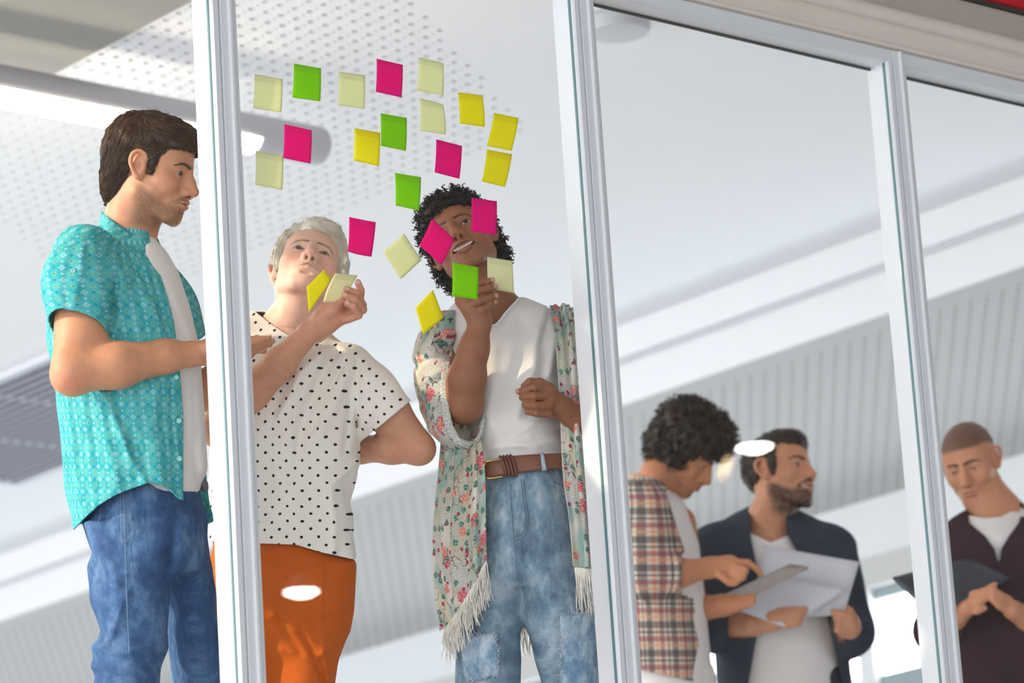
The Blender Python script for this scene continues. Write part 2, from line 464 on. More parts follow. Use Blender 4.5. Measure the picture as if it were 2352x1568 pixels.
# hall on the camera's side
tag(box('floor_lower', -8, 18, -18, -0.16, -2.35, -2.2, floor_mat), kind='structure')
tag(box('wall_lower', -8, 18, -0.16, 0.0, -2.2, -0.25, wall_paint), kind='structure')
hall = plain('hall_paint', srgb(142, 136, 130), 0.9)
tag(box('ceiling_light_block', -8, 18, -18, -0.046, 5.6, 5.8, hall), kind='structure')  # unseen, added to dim the outer face of the partition
tag(box('wall_upper', -8, 18, -0.046, 0.2, zz(3.62), 5.6, hall), kind='structure')
tag(box('wall_light_block', 18, 18.2, -18, 0, -2.2, 5.6, hall), kind='structure')  # unseen, added to keep sky light out of the hall
tag(box('wall_haze_block', -8, 18, -18.2, -18, 1.5, 5.6, hall), kind='structure')  # unseen, added to cut haze in the glass; front light enters below
for i in range(9):
    tag(box('trim_%d' % (40 + i), -8 + i * 2.9, -7.55 + i * 2.9, -18.2, -18, -2.2, 1.5, hall), kind='structure')  # unseen pillars added to split the reflected opening into panes
# ------------------------------------------------------------------ sticky notes
NOTE = {'cream': srgb(247, 249, 208), 'green': srgb(168, 232, 8), 'pink': srgb(255, 4, 158), 'yellow': srgb(252, 244, 34)}
def note_mat(c):
    key = 'note_' + c
    if key in MATS: return MATS[key]
    m, nt, b = new_mat(key)
    tc = N(nt, 'ShaderNodeAttribute', attribute_name='uvp'); sp = N(nt, 'ShaderNodeSeparateXYZ'); lnk(nt, tc.outputs['Vector'], sp.inputs[0])
    strip = M(nt, 'LESS_THAN', sp.outputs[1], 0.2)
    o = N(nt, 'ShaderNodeTexCoord'); nz = N(nt, 'ShaderNodeTexNoise'); nz.inputs['Scale'].default_value = 700; nz.inputs['Detail'].default_value = 3
    lnk(nt, o.outputs['Object'], nz.inputs['Vector'])
    rgb = NOTE[c]; base = mixc(nt, nz.outputs[0], tuple(x * .92 for x in rgb), tuple(min(1, x * 1.06) for x in rgb))
    col = mixc(nt, M(nt, 'MULTIPLY', strip, 0.75), base, tuple(x * .88 for x in rgb))
    lnk(nt, col, b.inputs['Base Color'])
    b.inputs['Roughness'].default_value = 0.75; b.inputs['Specular IOR Level'].default_value = 0.2
    tl = N(nt, 'ShaderNodeBsdfTranslucent'); lnk(nt, col, tl.inputs[0])
    mx = N(nt, 'ShaderNodeMixShader'); mx.inputs[0].default_value = 0.5 if c != 'pink' else 0.42
    lnk(nt, b.outputs[0], mx.inputs[1]); lnk(nt, tl.outputs[0], mx.inputs[2])
    lnk(nt, mx.outputs[0], nt.nodes['Material Output'].inputs['Surface'])
    MATS[key] = m
    return m
def note(color, quad, label, group=None, Y=0.0055, curl=0.006, curve=0.0, D=None, bend=0.0, name='sticky_note', corner=0.0, dd=(0, 0, 0, 0)):
    """quad px corners: sticky-edge left, sticky-edge right, free right, free left"""
    if D is None: c = [onY(*p, Y) for p in quad]
    else: c = [at(p[0], p[1], D - e) for p, e in zip(quad, dd)]
    n = 10; V = []; UV = []; F = []
    nrm = np.cross(c[1] - c[0], c[3] - c[0]); nrm /= np.linalg.norm(nrm)
    if nrm[1] < 0: nrm = -nrm
    for j in range(n + 1):
        for i in range(n + 1):
            u, v = i / n, j / n
            p = c[0] * (1 - u) * (1 - v) + c[1] * u * (1 - v) + c[2] * u * v + c[3] * (1 - u) * v
            off = curl * v * v + curve * math.sin(math.pi * u) * (0.3 + 0.7 * v) + corner * max(0, u - .55) ** 2 * max(0, .7 - v)
            e = bend * math.sin(math.pi * v)
            p = p + nrm * off + (c[1] - c[0]) * e
            V.append(p); UV.append((u, v, 0))
    for j in range(n):
        for i in range(n):
            a = j * (n + 1) + i; F.append((a, a + 1, a + n + 2, a + n + 1))
    o = mesh_obj(name, V, F, note_mat(color), smooth=True, attrs={'uvp': UV})
    s = o.modifiers.new('paper', 'SOLIDIFY'); s.thickness = 0.0004
    tag(o, label, 'sticky note', group or 'sticky notes on the glass')
    return o
NL = [
 ('cream', [(585,170),(649,182),(650,257),(585,247)], 'cream sticky note on the glass beside the white mullion, above the lamp tube end', {}),
 ('green', [(675,146),(737,157),(739,231),(675,222)], 'green sticky note between two cream notes in the top row on the glass', {}),
 ('cream', [(778,164),(838,173),(841,248),(779,240)], 'cream sticky note between the green and the pink note of the top row', {}),
 ('pink', [(865,135),(925,149),(926,222),(867,209)], 'pink sticky note between two cream notes in the top row on the glass', {}),
 ('cream', [(962,132),(1020,145),(1022,218),(961,206)], 'cream sticky note at the end of the top row, right above another cream note', {'corner': .02}),
 ('yellow', [(1052,212),(1111,219),(1117,290),(1060,282)], 'yellow sticky note with a curled corner beside two cream notes', {'corner': .03}),
 ('cream', [(964,225),(1024,240),(1027,307),(968,299)], 'cream sticky note with a lifted corner directly under another cream note', {'corner': .06}),
 ('green', [(874,260),(934,271),(936,345),(878,333)], 'green sticky note touching a yellow note on the glass', {}),
 ('yellow', [(1135,259),(1191,271),(1181,344),(1124,332)], 'slanting yellow sticky note right above another yellow note', {'curl': .01}),
 ('pink', [(653,285),(716,299),(717,374),(654,361)], 'pink sticky note over the rounded end of the lamp tube', {}),
 ('yellow', [(814,294),(873,305),(874,380),(816,367)], 'upright yellow sticky note touching a green note', {}),
 ('pink', [(1002,320),(1061,335),(1059,409),(1002,394)], 'pink sticky note right above the curly hair of the smiling woman', {}),
 ('cream', [(587,346),(651,357),(652,434),(590,423)], 'cream sticky note beside the mullion, right below the lamp tube end', {}),
 ('yellow', [(1118,343),(1176,354),(1166,427),(1113,414)], 'slanting yellow sticky note directly below another yellow note', {'curl': .01}),
 ('green', [(907,397),(967,407),(966,482),(912,470)], 'green sticky note at the edge of the curly hair', {}),
 ('pink', [(1083,454),(1141,462),(1143,538),(1086,530)], 'upright pink sticky note hiding the side of the smiling face', {}),
 ('pink', [(802,498),(863,510),(857,588),(803,576)], 'pink sticky note on the glass beside the grey-haired head', {'curve': .004}),
 ('pink', [(993,502),(1044,550),(1018,607),(967,562)], 'pink sticky note turned on its corner in front of the smiling face', {}),
 ('cream', [(928,536),(968,597),(924,640),(883,576)], 'cream sticky note turned on its corner between the two women', {}),
 ('green', [(1039,603),(1099,614),(1100,687),(1042,678)], 'green sticky note covering the raised hand of the curly-haired woman', {}),
 ('yellow', [(745,618),(761,641),(712,716),(707,658)], 'curled yellow sticky note in front of the grey-haired chin', {'curl': .004}),
 ('yellow', [(994,665),(1019,729),(974,767),(957,705)], 'curled yellow sticky note turned on its corner above the flowered kimono shoulder', {'curl': .004}),
]
for c, q, lab, kw in NL:
    note(c, q, lab, **kw)
# ------------------------------------------------------------------ implicit modelling toolkit
def fbox(rg, x0, y0, x1, y1, d0, d1, h, pad=.03):
    c = np.array([rg.P(x, y, d) for x in (x0, x1) for y in (y0, y1) for d in (d0, d1)])
    return Field(c.min(0) - pad, c.max(0) + pad, h)
class Field:
    def __init__(s, lo, hi, h):
        s.lo = np.array(lo, np.float32); s.h = h
        s.n = np.maximum(4, np.ceil((np.array(hi) - np.array(lo)) / h).astype(int) + 1)
        s.d = np.full(tuple(s.n), 1.0, np.float32)
        s.ax = [s.lo[i] + h * np.arange(s.n[i], dtype=np.float32) for i in range(3)]
    def box(s, lo, hi):
        sl = []
        for i in range(3):
            a = int(np.clip(np.floor((lo[i] - s.lo[i]) / s.h), 0, s.n[i])); b = int(np.clip(np.ceil((hi[i] - s.lo[i]) / s.h) + 1, 0, s.n[i]))
            if b - a < 1: return None, None
            sl.append(slice(a, b))
        g = (s.ax[0][sl[0]][:, None, None], s.ax[1][sl[1]][None, :, None], s.ax[2][sl[2]][None, None, :])
        return tuple(sl), g
    def comb(s, sl, v, k, sub=False):
        a = s.d[sl]
        if sub: a = -a
        if k > 0:
            hh = np.maximum(k - np.abs(a - v), 0) / k
            r = np.minimum(a, v) - hh * hh * (k * 0.25)
        else: r = np.minimum(a, v)
        s.d[sl] = -r if sub else r
    def ell(s, c, r, k=0.0, sub=False, rot=None):
        c = np.asarray(c, float); r = np.asarray(r, float); m = max(r) + k + 3 * s.h
        sl, g = s.box(c - m, c + m)
        if sl is None: return
        X, Y, Z = g[0] - c[0], g[1] - c[1], g[2] - c[2]
        if rot is not None:
            R = np.asarray(rot); X, Y, Z = (X * R[0, i] + Y * R[1, i] + Z * R[2, i] for i in range(3))
        k0 = np.sqrt((X / r[0]) ** 2 + (Y / r[1]) ** 2 + (Z / r[2]) ** 2)
        k1 = np.sqrt((X / r[0] ** 2) ** 2 + (Y / r[1] ** 2) ** 2 + (Z / r[2] ** 2) ** 2)
        v = k0 * (k0 - 1) / np.maximum(k1, 1e-6)
        v = np.where(k0 < 0.2, -min(r), v).astype(np.float32)
        s.comb(sl, v, k, sub)
    def cone(s, a, b, ra, rb, k=0.0, sub=False, sq=None):
        a = np.asarray(a, float); b = np.asarray(b, float); m = max(ra, rb) * (1 if sq is None else max(1, 1 / sq[1])) + k + 3 * s.h
        sl, g = s.box(np.minimum(a, b) - m, np.maximum(a, b) + m)
        if sl is None: return
        ab = b - a; L2 = ab @ ab + 1e-12
        X, Y, Z = g[0] - a[0], g[1] - a[1], g[2] - a[2]
        t = np.clip((X * ab[0] + Y * ab[1] + Z * ab[2]) / L2, 0, 1)
        X = X - t * ab[0]; Y = Y - t * ab[1]; Z = Z - t * ab[2]
        if sq is not None:           # flatten along a direction: sq=(dir, factor)
            n = np.asarray(sq[0], float); n = n / np.linalg.norm(n); q = (X * n[0] + Y * n[1] + Z * n[2]); w = (1 / sq[1] - 1)
            X = X + n[0] * q * w; Y = Y + n[1] * q * w; Z = Z + n[2] * q * w
            v = (np.sqrt(X * X + Y * Y + Z * Z) - (ra + t * (rb - ra))) * min(1, sq[1] * 1.3)
        else:
            v = np.sqrt(X * X + Y * Y + Z * Z) - (ra + t * (rb - ra))
        s.comb(sl, v.astype(np.float32), k, sub)
    def chain(s, pts, rads, k=0.0, sub=False, sq=None):
        for i in range(len(pts) - 1): s.cone(pts[i], pts[i + 1], rads[i], rads[i + 1], k, sub, sq)
    def func(s, fn, k=0.0, sub=False, lo=None, hi=None):
        sl, g = s.box(s.lo if lo is None else lo, (s.lo + s.n * s.h) if hi is None else hi)
        if sl is None: return
        X, Y, Z = np.broadcast_arrays(*g)
        s.comb(sl, fn(X, Y, Z).astype(np.float32), k, sub)
    def disp(s, fn, band=0.03):
        X, Y, Z = np.broadcast_arrays(s.ax[0][:, None, None], s.ax[1][None, :, None], s.ax[2][None, None, :])
        m = np.abs(s.d) < band
        s.d[m] -= fn(X[m], Y[m], Z[m]).astype(np.float32)
    def mesh(s, smooth=0):
        d = s.d; n = s.n; neg = d < 0
        c = np.zeros(tuple(n - 1), np.int8)
        for i in (0, 1):
            for j in (0, 1):
                for k in (0, 1):
                    c += neg[i:n[0] - 1 + i, j:n[1] - 1 + j, k:n[2] - 1 + k]
        act = (c > 0) & (c < 8)
        I = np.argwhere(act); idx = np.full(tuple(n - 1), -1, np.int64); idx[tuple(I.T)] = np.arange(len(I))
        acc = np.zeros((len(I), 3)); cnt = np.zeros(len(I))
        offs = [(i, j, k) for i in (0, 1) for j in (0, 1) for k in (0, 1)]
        val = {o: d[I[:, 0] + o[0], I[:, 1] + o[1], I[:, 2] + o[2]] for o in offs}
        for o in offs:
            for axn in range(3):
                if o[axn] == 0:
                    p = list(o); p[axn] = 1; p = tuple(p)
                    a, b = val[o], val[p]; m = (a < 0) != (b < 0)
                    t = np.where(m, a / np.where(m, a - b, 1), 0)
                    q = np.repeat(np.array(o, float)[None], len(I), 0); q[:, axn] = t
                    acc[m] += q[m]; cnt[m] += 1
        V = s.lo + s.h * (I + acc / np.maximum(cnt, 1)[:, None])
        F = []
        for axn in range(3):
            u, w = (axn + 1) % 3, (axn + 2) % 3
            s0 = [slice(None)] * 3; s1 = [slice(None)] * 3
            s0[axn] = slice(0, n[axn] - 1); s1[axn] = slice(1, n[axn])
            A = neg[tuple(s0)]; B = neg[tuple(s1)]
            E = np.argwhere(A != B)
            ok = (E[:, u] > 0) & (E[:, w] > 0) & (E[:, u] < n[u] - 1) & (E[:, w] < n[w] - 1)
            E = E[ok]; fl = A[tuple(E.T)]
            def cid(du, dw):
                q = E.copy(); q[:, u] += du; q[:, w] += dw; return idx[tuple(q.T)]
            q = np.stack([cid(-1, -1), cid(0, -1), cid(0, 0), cid(-1, 0)], 1)
            q[~fl] = q[~fl][:, ::-1]
            F.append(q)
        F = np.concatenate(F)
        if smooth: V = lap(V, F, smooth)
        return V, F
def lap(V, F, it=1, lam=0.5, fix=None):
    k = F.shape[1]
    e = np.concatenate([F[:, [i, (i + 1) % k]] for i in range(k)]); e = np.concatenate([e, e[:, ::-1]])
    for _ in range(it):
        s = np.zeros_like(V); c = np.bincount(e[:, 0], minlength=len(V))
        for a in range(3): s[:, a] = np.bincount(e[:, 0], weights=V[e[:, 1], a], minlength=len(V))
        nv = V + lam * (s / np.maximum(c, 1)[:, None] - V)
        if fix is not None: nv[fix] = V[fix]
        V = nv
    return V
def clip_mesh(V, F, g, extra=()):
    """keep the side where g<0; extra: list of per-vertex arrays"""
    T = F if F.shape[1] == 3 else np.concatenate([F[:, [0, 1, 2]], F[:, [0, 2, 3]]])
    ins = g < 0; c = ins[T].sum(1)
    keep = T[c == 3]; mix = T[(c == 1) | (c == 2)]
    newV = []; ex = [[] for _ in extra]; cache = {}; out = []
    base = len(V)
    def cut(a, b):
        key = (a, b) if a < b else (b, a)
        if key in cache: return cache[key]
        t = g[a] / (g[a] - g[b]); i = base + len(newV)
        newV.append(V[a] + t * (V[b] - V[a]))
        for q, x in zip(ex, extra): q.append(x[a] + t * (x[b] - x[a]))
        cache[key] = i; return i
    for t in mix:
        t = list(t); n = ins[t].sum()
        if n == 1:
            while not ins[t[0]]: t = t[1:] + t[:1]
            out.append((t[0], cut(t[0], t[1]), cut(t[0], t[2])))
        else:
            while ins[t[0]]: t = t[1:] + t[:1]
            p, q = cut(t[0], t[1]), cut(t[0], t[2])
            out.append((p, t[1], t[2])); out.append((p, t[2], q))
    V2 = np.concatenate([V, np.array(newV).reshape(-1, 3)]) if newV else V
    F2 = np.concatenate([keep, np.array(out, dtype=keep.dtype).reshape(-1, 3)]) if out else keep
    E2 = [np.concatenate([x, np.array(q, dtype=x.dtype).reshape((-1,) + x.shape[1:])]) if q else x for x, q in zip(extra, ex)]
    used = np.unique(F2); mp = np.full(len(V2), -1); mp[used] = np.arange(len(used))
    return V2[used], mp[F2], [x[used] for x in E2]
def to_world(V): return CAM + V @ BAS.T
def to_cam(P): return (np.asarray(P) - CAM) @ BAS
class Rig:
    """camera-aligned working frame of one person; D0 = distance of the body axis at picture row yref"""
    def __init__(s, D0, yref):
        s.D0 = D0; s.y0 = yref; s.sc = D0 / FPX
    def P(s, x, y, dep=0.0):
        b0 = -(s.y0 - 784.0) * s.sc; b = -(y - 784.0) * s.sc
        D = s.D0 - dep + 0.272 * (b - b0)
        return np.array([(x - 1176.0) * D / FPX, -(y - 784.0) * D / FPX, -D])
    def px(s, V):
        D = -V[..., 2]; x = 1176.0 + V[..., 0] / D * FPX; y = 784.0 - V[..., 1] / D * FPX
        b0 = -(s.y0 - 784.0) * s.sc
        dep = s.D0 + 0.272 * (V[..., 1] - b0) - D
        return x, y, dep
    def loft(s, rows, p=2.0):
        """rows: (y_px, xL, xR, depth centre, depth half) -> implicit tube following the picture outline"""
        R = np.array(rows, float); R = R[np.argsort(R[:, 0])]
        def fn(X, Y, Z):
            x, y, dep = s.px(np.stack([X, Y, Z], -1))
            L = np.interp(y, R[:, 0], R[:, 1]); r = np.interp(y, R[:, 0], R[:, 2])
            dc = np.interp(y, R[:, 0], R[:, 3]); dh = np.interp(y, R[:, 0], R[:, 4])
            hw = np.maximum((r - L) * 0.5 * s.sc, 0.004); cx = (L + r) * 0.5
            u = np.abs((x - cx) * s.sc) / hw; w = np.abs(dep - dc) / dh
            q = (u ** p + w ** p) ** (1 / p)
            dd = (q - 1) * np.minimum(hw, dh) * 0.85
            ey = np.maximum(R[0, 0] - y, y - R[-1, 0]) * s.sc
            return np.maximum(dd, ey)
        return fn
def noise3(seed, scale):
    """cheap smooth value noise"""
    g = np.random.default_rng(seed).standard_normal((24, 24, 24)).astype(np.float32)
    def fn(P):
        q = np.asarray(P) / scale; i = np.floor(q).astype(int); f = (q - i); f = f * f * (3 - 2 * f)
        r = 0
        for a in (0, 1):
            for b in (0, 1):
                for c in (0, 1):
                    w = (f[..., 0] if a else 1 - f[..., 0]) * (f[..., 1] if b else 1 - f[..., 1]) * (f[..., 2] if c else 1 - f[..., 2])
                    r = r + w * g[(i[..., 0] + a) % 24, (i[..., 1] + b) % 24, (i[..., 2] + c) % 24]
        return r
    return fn
def seg_dist2(x, y, pts):
    """distance in the picture to a polyline"""
    best = np.full(np.shape(x), 1e9)
    for (a, b) in zip(pts[:-1], pts[1:]):
        ax, ay = a; bx, by = b; dx, dy = bx - ax, by - ay; L = dx * dx + dy * dy + 1e-9
        t = np.clip(((x - ax) * dx + (y - ay) * dy) / L, 0, 1)
        best = np.minimum(best, np.hypot(x - ax - t * dx, y - ay - t * dy))
    return best
def smoothstep(a, b, x):
    t = np.clip((x - a) / (b - a), 0, 1); return t * t * (3 - 2 * t)
def join(parts):
    """parts: list of (V, F, attrs dict) -> merged; faces triangulated"""
    V = []; F = []; A = {}; base = 0
    for v, f, a in parts:
        if f.shape[1] == 4: f = np.concatenate([f[:, [0, 1, 2]], f[:, [0, 2, 3]]])
        V.append(v); F.append(f + base); base += len(v)
        for k, x in a.items(): A.setdefault(k, []).append(x)
    return np.concatenate(V), np.concatenate(F), {k: np.concatenate(x) for k, x in A.items()}
# ------------------------------------------------------------------ heads
def head_rot(az, pt, rl):
    az, pt, rl = [math.radians(a) for a in (az, pt, rl)]
    hz = np.array([FWD[0], FWD[1], 0]); hz /= np.linalg.norm(hz); rt = np.cross(hz, ZUP)
    fw = -hz * math.cos(az) + rt * math.sin(az)
    f2 = fw * math.cos(pt) + ZUP * math.sin(pt)
    up = np.cross(f2, np.cross(ZUP, f2)); up /= np.linalg.norm(up); left = np.cross(up, f2)
    l2 = left * math.cos(rl) + up * math.sin(rl); u2 = -left * math.sin(rl) + up * math.cos(rl)
    return np.stack([l2, f2, u2], 1)
def skin_mat(name, rough=0.48):
    if name in MATS: return MATS[name]
    m, nt, b = new_mat(name)
    a = N(nt, 'ShaderNodeAttribute', attribute_name='col')
    tc = N(nt, 'ShaderNodeTexCoord'); nz = N(nt, 'ShaderNodeTexNoise'); nz.inputs['Scale'].default_value = 55; nz.inputs['Detail'].default_value = 5
    lnk(nt, tc.outputs['Object'], nz.inputs['Vector'])
    mr = N(nt, 'ShaderNodeMapRange'); mr.inputs[1].default_value = 0.3; mr.inputs[2].default_value = 0.7; mr.inputs[3].default_value = 0.93; mr.inputs[4].default_value = 1.06
    lnk(nt, nz.outputs[0], mr.inputs[0])
    vm = N(nt, 'ShaderNodeVectorMath', operation='SCALE'); lnk(nt, a.outputs['Color'], vm.inputs[0]); lnk(nt, mr.outputs[0], vm.inputs['Scale'])
    lnk(nt, vm.outputs[0], b.inputs['Base Color'])
    b.inputs['Roughness'].default_value = rough; b.inputs['Specular IOR Level'].default_value = 0.4
    b.inputs['Subsurface Weight'].default_value = 0.12; b.inputs['Subsurface Radius'].default_value = (0.012, 0.005, 0.003)
    n2 = N(nt, 'ShaderNodeTexNoise'); n2.inputs['Scale'].default_value = 900; lnk(nt, tc.outputs['Object'], n2.inputs['Vector'])
    bp = N(nt, 'ShaderNodeBump'); bp.inputs['Strength'].default_value = 0.12; bp.inputs['Distance'].default_value = 0.001
    lnk(nt, n2.outputs[0], bp.inputs['Height']); lnk(nt, bp.outputs[0], b.inputs['Normal'])
    MATS[name] = m
    return m
def sd_seg(P, a, b):
    a = np.asarray(a, float); b = np.asarray(b, float); ab = b - a
    t = np.clip((P - a) @ ab / (ab @ ab), 0, 1); return np.linalg.norm(P - a - t[:, None] * ab, axis=1)
def sd_chain(P, pts):
    r = sd_seg(P, pts[0], pts[1])
    for a, b in zip(pts[1:-1], pts[2:]): r = np.minimum(r, sd_seg(P, a, b))
    return r
class Head:
    def __init__(s, px, py, D, az, pt, rl, scale=1.0, neck=None, h=0.0020, jaw=1.0, smile=0.0, open_mouth=0.0, wide=1.0, frown=0.0,
                 lids=1.0, nose=1.0, lipf=1.0, chest=(), fem=0.0, mw=1.0, neckr=.056):
        s.O = at(px, py, D); s.R = head_rot(az, pt, rl); s.sc = scale
        s.fem = fem; s.lipf = lipf; s.p = dict(jaw=jaw, smile=smile, om=open_mouth, frown=frown, lids=lids)
        f = Field((-.115, -.135, -.235), (.115, .145, .135), h)
        W = wide
        f.ell((0, -.018, .036), (.0745 * W, .097, .083))
        f.ell((0, .030, .034), (.062 * W, .050, .054), .03)
        f.ell((0, .026, -.028), (.0585 * W, .056, .066), .03)
        for q in (-1, 1):
            f.ell((q * .0445 * W, .043, -.020), (.021, .024, .018), .025)
            f.cone((q * .0515 * W * jaw, -.004, -.058), (q * .021 * jaw, .062, -.099), .0175, .0160, .022)
            f.ell((q * .047 * W, .012, -.045), (.017, .032, .03), .02)
        f.ell((0, .069, -.100), (.0195 * jaw, .0165, .0155), .016)
        f.ell((0, .0655, -.064), (.033, .027, .031), .02)
        for q in (-1, 1):
            br = .0085 * (1 - .45 * fem)
            f.cone((q * .006, .0815, .017), (q * .040, .066, .020), br, br * .85, .012)
            f.ell((q * .0315, .094, -.001), (.0185, .0165, .0125), .013, sub=True)
        # nose
        f.ell((0, .084, -.028), (.015, .020, .022), .012)
        f.chain([(0, .0845, .010), (0, .0945, -.012), (0, .1065, -.032)], [.0078, .0085, .0100], .010)
        f.ell((0, .1065, -.0345), (.0105 * nose, .0098, .0090), .006)
        for q in (-1, 1):
            f.ell((q * .0125 * nose, .0945, -.0385), (.0078 * nose, .0105, .0075), .008)
        f.ell((0, .094, -.046), (.005, .011, .007), .006)
        for q in (-1, 1):
            f.ell((q * .0070 * nose, .0980, -.0468), (.0034, .0056, .0042), .002, sub=True)
        # lips
        sm = smile; fr = frown
        cx = .0245 * mw + .006 * sm; cz = -.0660 + .0095 * sm - .006 * fr; cyy = .0775 - .004 * sm
        up = [(-cx, cyy, cz), (-.0125, 0.0913, -.0618 + .001 * sm - .001 * fr), (-.004, 0.0950, -.0595), (0, 0.0947, -.0608), (.004, 0.0950, -.0595), (.0125, 0.0913, -.0618 + .001 * sm - .001 * fr), (cx, cyy, cz)]
        dn = [(-cx, cyy, cz), (-.012, 0.0907, -.0690 - .004 * open_mouth), (0, 0.0933, -.0712 - .0065 * open_mouth), (.012, 0.0907, -.0690 - .004 * open_mouth), (cx, cyy, cz)]
        s.up, s.dn, s.cx = up, dn, cx
        f.chain(up, [.002, .0038 * lipf, .0042 * lipf, .0040 * lipf, .0042 * lipf, .0038 * lipf, .002], .005)
        f.chain(dn, [.002, .0048 * lipf, .0058 * lipf, .0048 * lipf, .002], .005)
        if open_mouth > 0:
            for t in np.linspace(-1, 1, 25):
                zc = -.0655 + .005 * sm * t * t - .0028 * open_mouth
                f.ell((t * cx * .86, .0895 - .010 * t * t, zc), (.004, .016, .0052 * open_mouth * (1 - .72 * t * t) + .0006), .0005, sub=True)
        else:
            seam = [(-cx, cyy + .001, cz), (-.0125, .0908 + .0038 * lipf, -.0652 - .0015 * fr), (0, .0942 + .0040 * lipf, -.0655 + .002 * fr), (.0125, .0908 + .0038 * lipf, -.0652 - .0015 * fr), (cx, cyy + .001, cz)]
            f.chain(seam, [.0009, .0014, .0016, .0014, .0009], .0025, sub=True)
            s.seam = seam
        if sm:
            for q in (-1, 1):
                f.ell((q * .0405, .058, -.034), (.017, .018, .017), .015)
                f.chain([(q * .022, .094, -.040), (q * .036, .080, -.058), (q * .037, .072, -.072)], [.001, .0018, .001], .007, sub=True)
        else:
            for q in (-1, 1):
                f.chain([(q * .019, .0985, -.042), (q * .031, .083, -.060)], [.0008, .0012], .006, sub=True)
        f.ell((0, .089, -.0835 - .0075 * open_mouth), (.014, .008, .0042), .007, sub=True)
        # eyelids
        for q in (-1, 1):
            c = np.array((q * .0315, .0672, -.0005))
            f.ell(c, (.0137, .0137, .0137), .004)
            a = np.linspace(-1, 1, 9)
            for t in a:
                zo = .0046 * s.p['lids'] * (1 - t * t); zl = -.0042 * (.4 + .6 * s.p['lids']) * (1 - t * t)
                f.ell((c[0] + t * .0118, .0815 - .004 * t * t, c[2] + (zo + zl) / 2 - .0006), (.0026, .012, (zo - zl) / 2 + .0004), .0006, sub=True)
        s.eyec = [np.array((q * .0315, .0666, -.0005)) for q in (-1, 1)]
        # ears
        for q in (-1, 1):
            bx = .0715 * W
            rim = [(q * bx, .010, .010), (q * (bx + .008), .006, .024), (q * (bx + .014), -.008, .029), (q * (bx + .019), -.020, .020), (q * (bx + .018), -.022, .002), (q * (bx + .012), -.014, -.016), (q * (bx + .006), -.004, -.028), (q * bx, .002, -.030)]
            f.ell((q * (bx + .006), -.006, 0), (.006, .018, .026), .004); f.ell((q * (bx - .001), .000, -.010), (.010, .013, .022), .006)
            rc = catmull(rim, 22); rr_ = np.interp(np.linspace(0, 7, 22), range(8), [.0038, .0042, .0045, .0046, .0044, .0042, .0060, .005]); f.chain(list(rc), list(rr_), .003)
            f.ell((q * (bx + .0165), -.003, -.002), (.007, .010, .013), .003, sub=True)
            f.ell((q * (bx + .0185), -.009, .015), (.005, .007, .007), .003, sub=True)
            f.ell((q * (bx + .006), .006, -.006), (.004, .004, .006), .003)
        # neck and upper chest towards given world points
        L = s.loc
        f.cone((0, -.024, -.035), (0, -.028, -.085), neckr, neckr - .003, .018)
        if neck is not None:
            for (w0, r0, w1, r1, kk) in neck:
                a = L(w0) if w0 is not None else np.array((0, -.026, -.078)); b = L(w1)
                f.cone(a, b, r0 / scale, r1 / scale, kk)
        for (w, r) in chest:
            f.ell(L(w), np.array(r) / scale, .03)
        s.f = f
    def loc(s, w): return (np.asarray(w, float) - s.O) @ s.R / s.sc
    def world(s, v): return s.O + (np.asarray(v) * s.sc) @ s.R.T
    def build(s, tone, lip, brow, stubble=None, brow_w=.0042, cheek=None, extra=None, hairline=None, scalp=None):
        V, F = s.f.mesh(0)
        V = V.astype(float)
        n = len(V); col = np.tile(np.array(tone, float), (n, 1))
        nz = noise3(3, .004)(V); nf = noise3(5, .0016)(V)
        def blend(c, w):
            w = np.clip(w, 0, 1)[:, None]; col[:] = col * (1 - w) + np.array(c) * w
        if cheek is not None:
            for q in (-1, 1): blend(cheek, .55 * np.exp(-(np.linalg.norm((V - (q * .043, .055, -.03)) / (.024, .03, .02), axis=1)) ** 2))
            blend(cheek, .4 * np.exp(-(np.linalg.norm((V - (0, .112, -.034)) / .014, axis=1)) ** 2))
        for q in (-1, 1): blend(np.array(tone) * (1.05, .82, .75), .6 * np.exp(-(np.linalg.norm((V - (q * .086, -.01, .0)) / (.012, .02, .03), axis=1)) ** 2))
        for q in (-1, 1): blend(np.array(tone) * (.62, .5, .46), .75 * np.exp(-(np.linalg.norm((V - (q * .083, -.003, -.002)) / (.006, .007, .010), axis=1)) ** 2))  # ear hollow: shade put into the skin colour
        if stubble is not None:
            c, amt, mus = stubble
            fr = V[:, 1] > -.012
            z = V[:, 2]; y = V[:, 1]
            line = -.040 - .03 * smoothstep(.0, .06, y)          # beard line drops towards the mouth
            w = smoothstep(.006, -.012, z - line) * smoothstep(-.02, .012, y) * smoothstep(-.155, -.118, z)
            d = sd_chain(V, [(-.03, .074, -.066), (-.012, .094, -.053), (0, .098, -.052), (.012, .094, -.053), (.03, .074, -.066)])
            w = np.maximum(w, mus * smoothstep(.0085, .0045, d))
            tp = s.lipf * (1 - .62 * np.clip(np.abs(V[:, 0]) / s.cx, 0, 1) ** 2); dl = np.minimum(sd_chain(V, s.up) - .0040 * tp, sd_chain(V, s.dn) - .0052 * tp); w *= smoothstep(.0004, .0026, dl)
            blend(c, w * amt * np.clip(.85 + .35 * nf, .3, 1.2))
        # lips
        tp = s.lipf * (1 - .62 * np.clip(np.abs(V[:, 0]) / s.cx, 0, 1) ** 2); dl = np.minimum(sd_chain(V, s.up) - .0040 * tp, sd_chain(V, s.dn) - .0052 * tp)
        blend(lip, .8 * smoothstep(.0012, .0000, dl) * (V[:, 1] > .066))
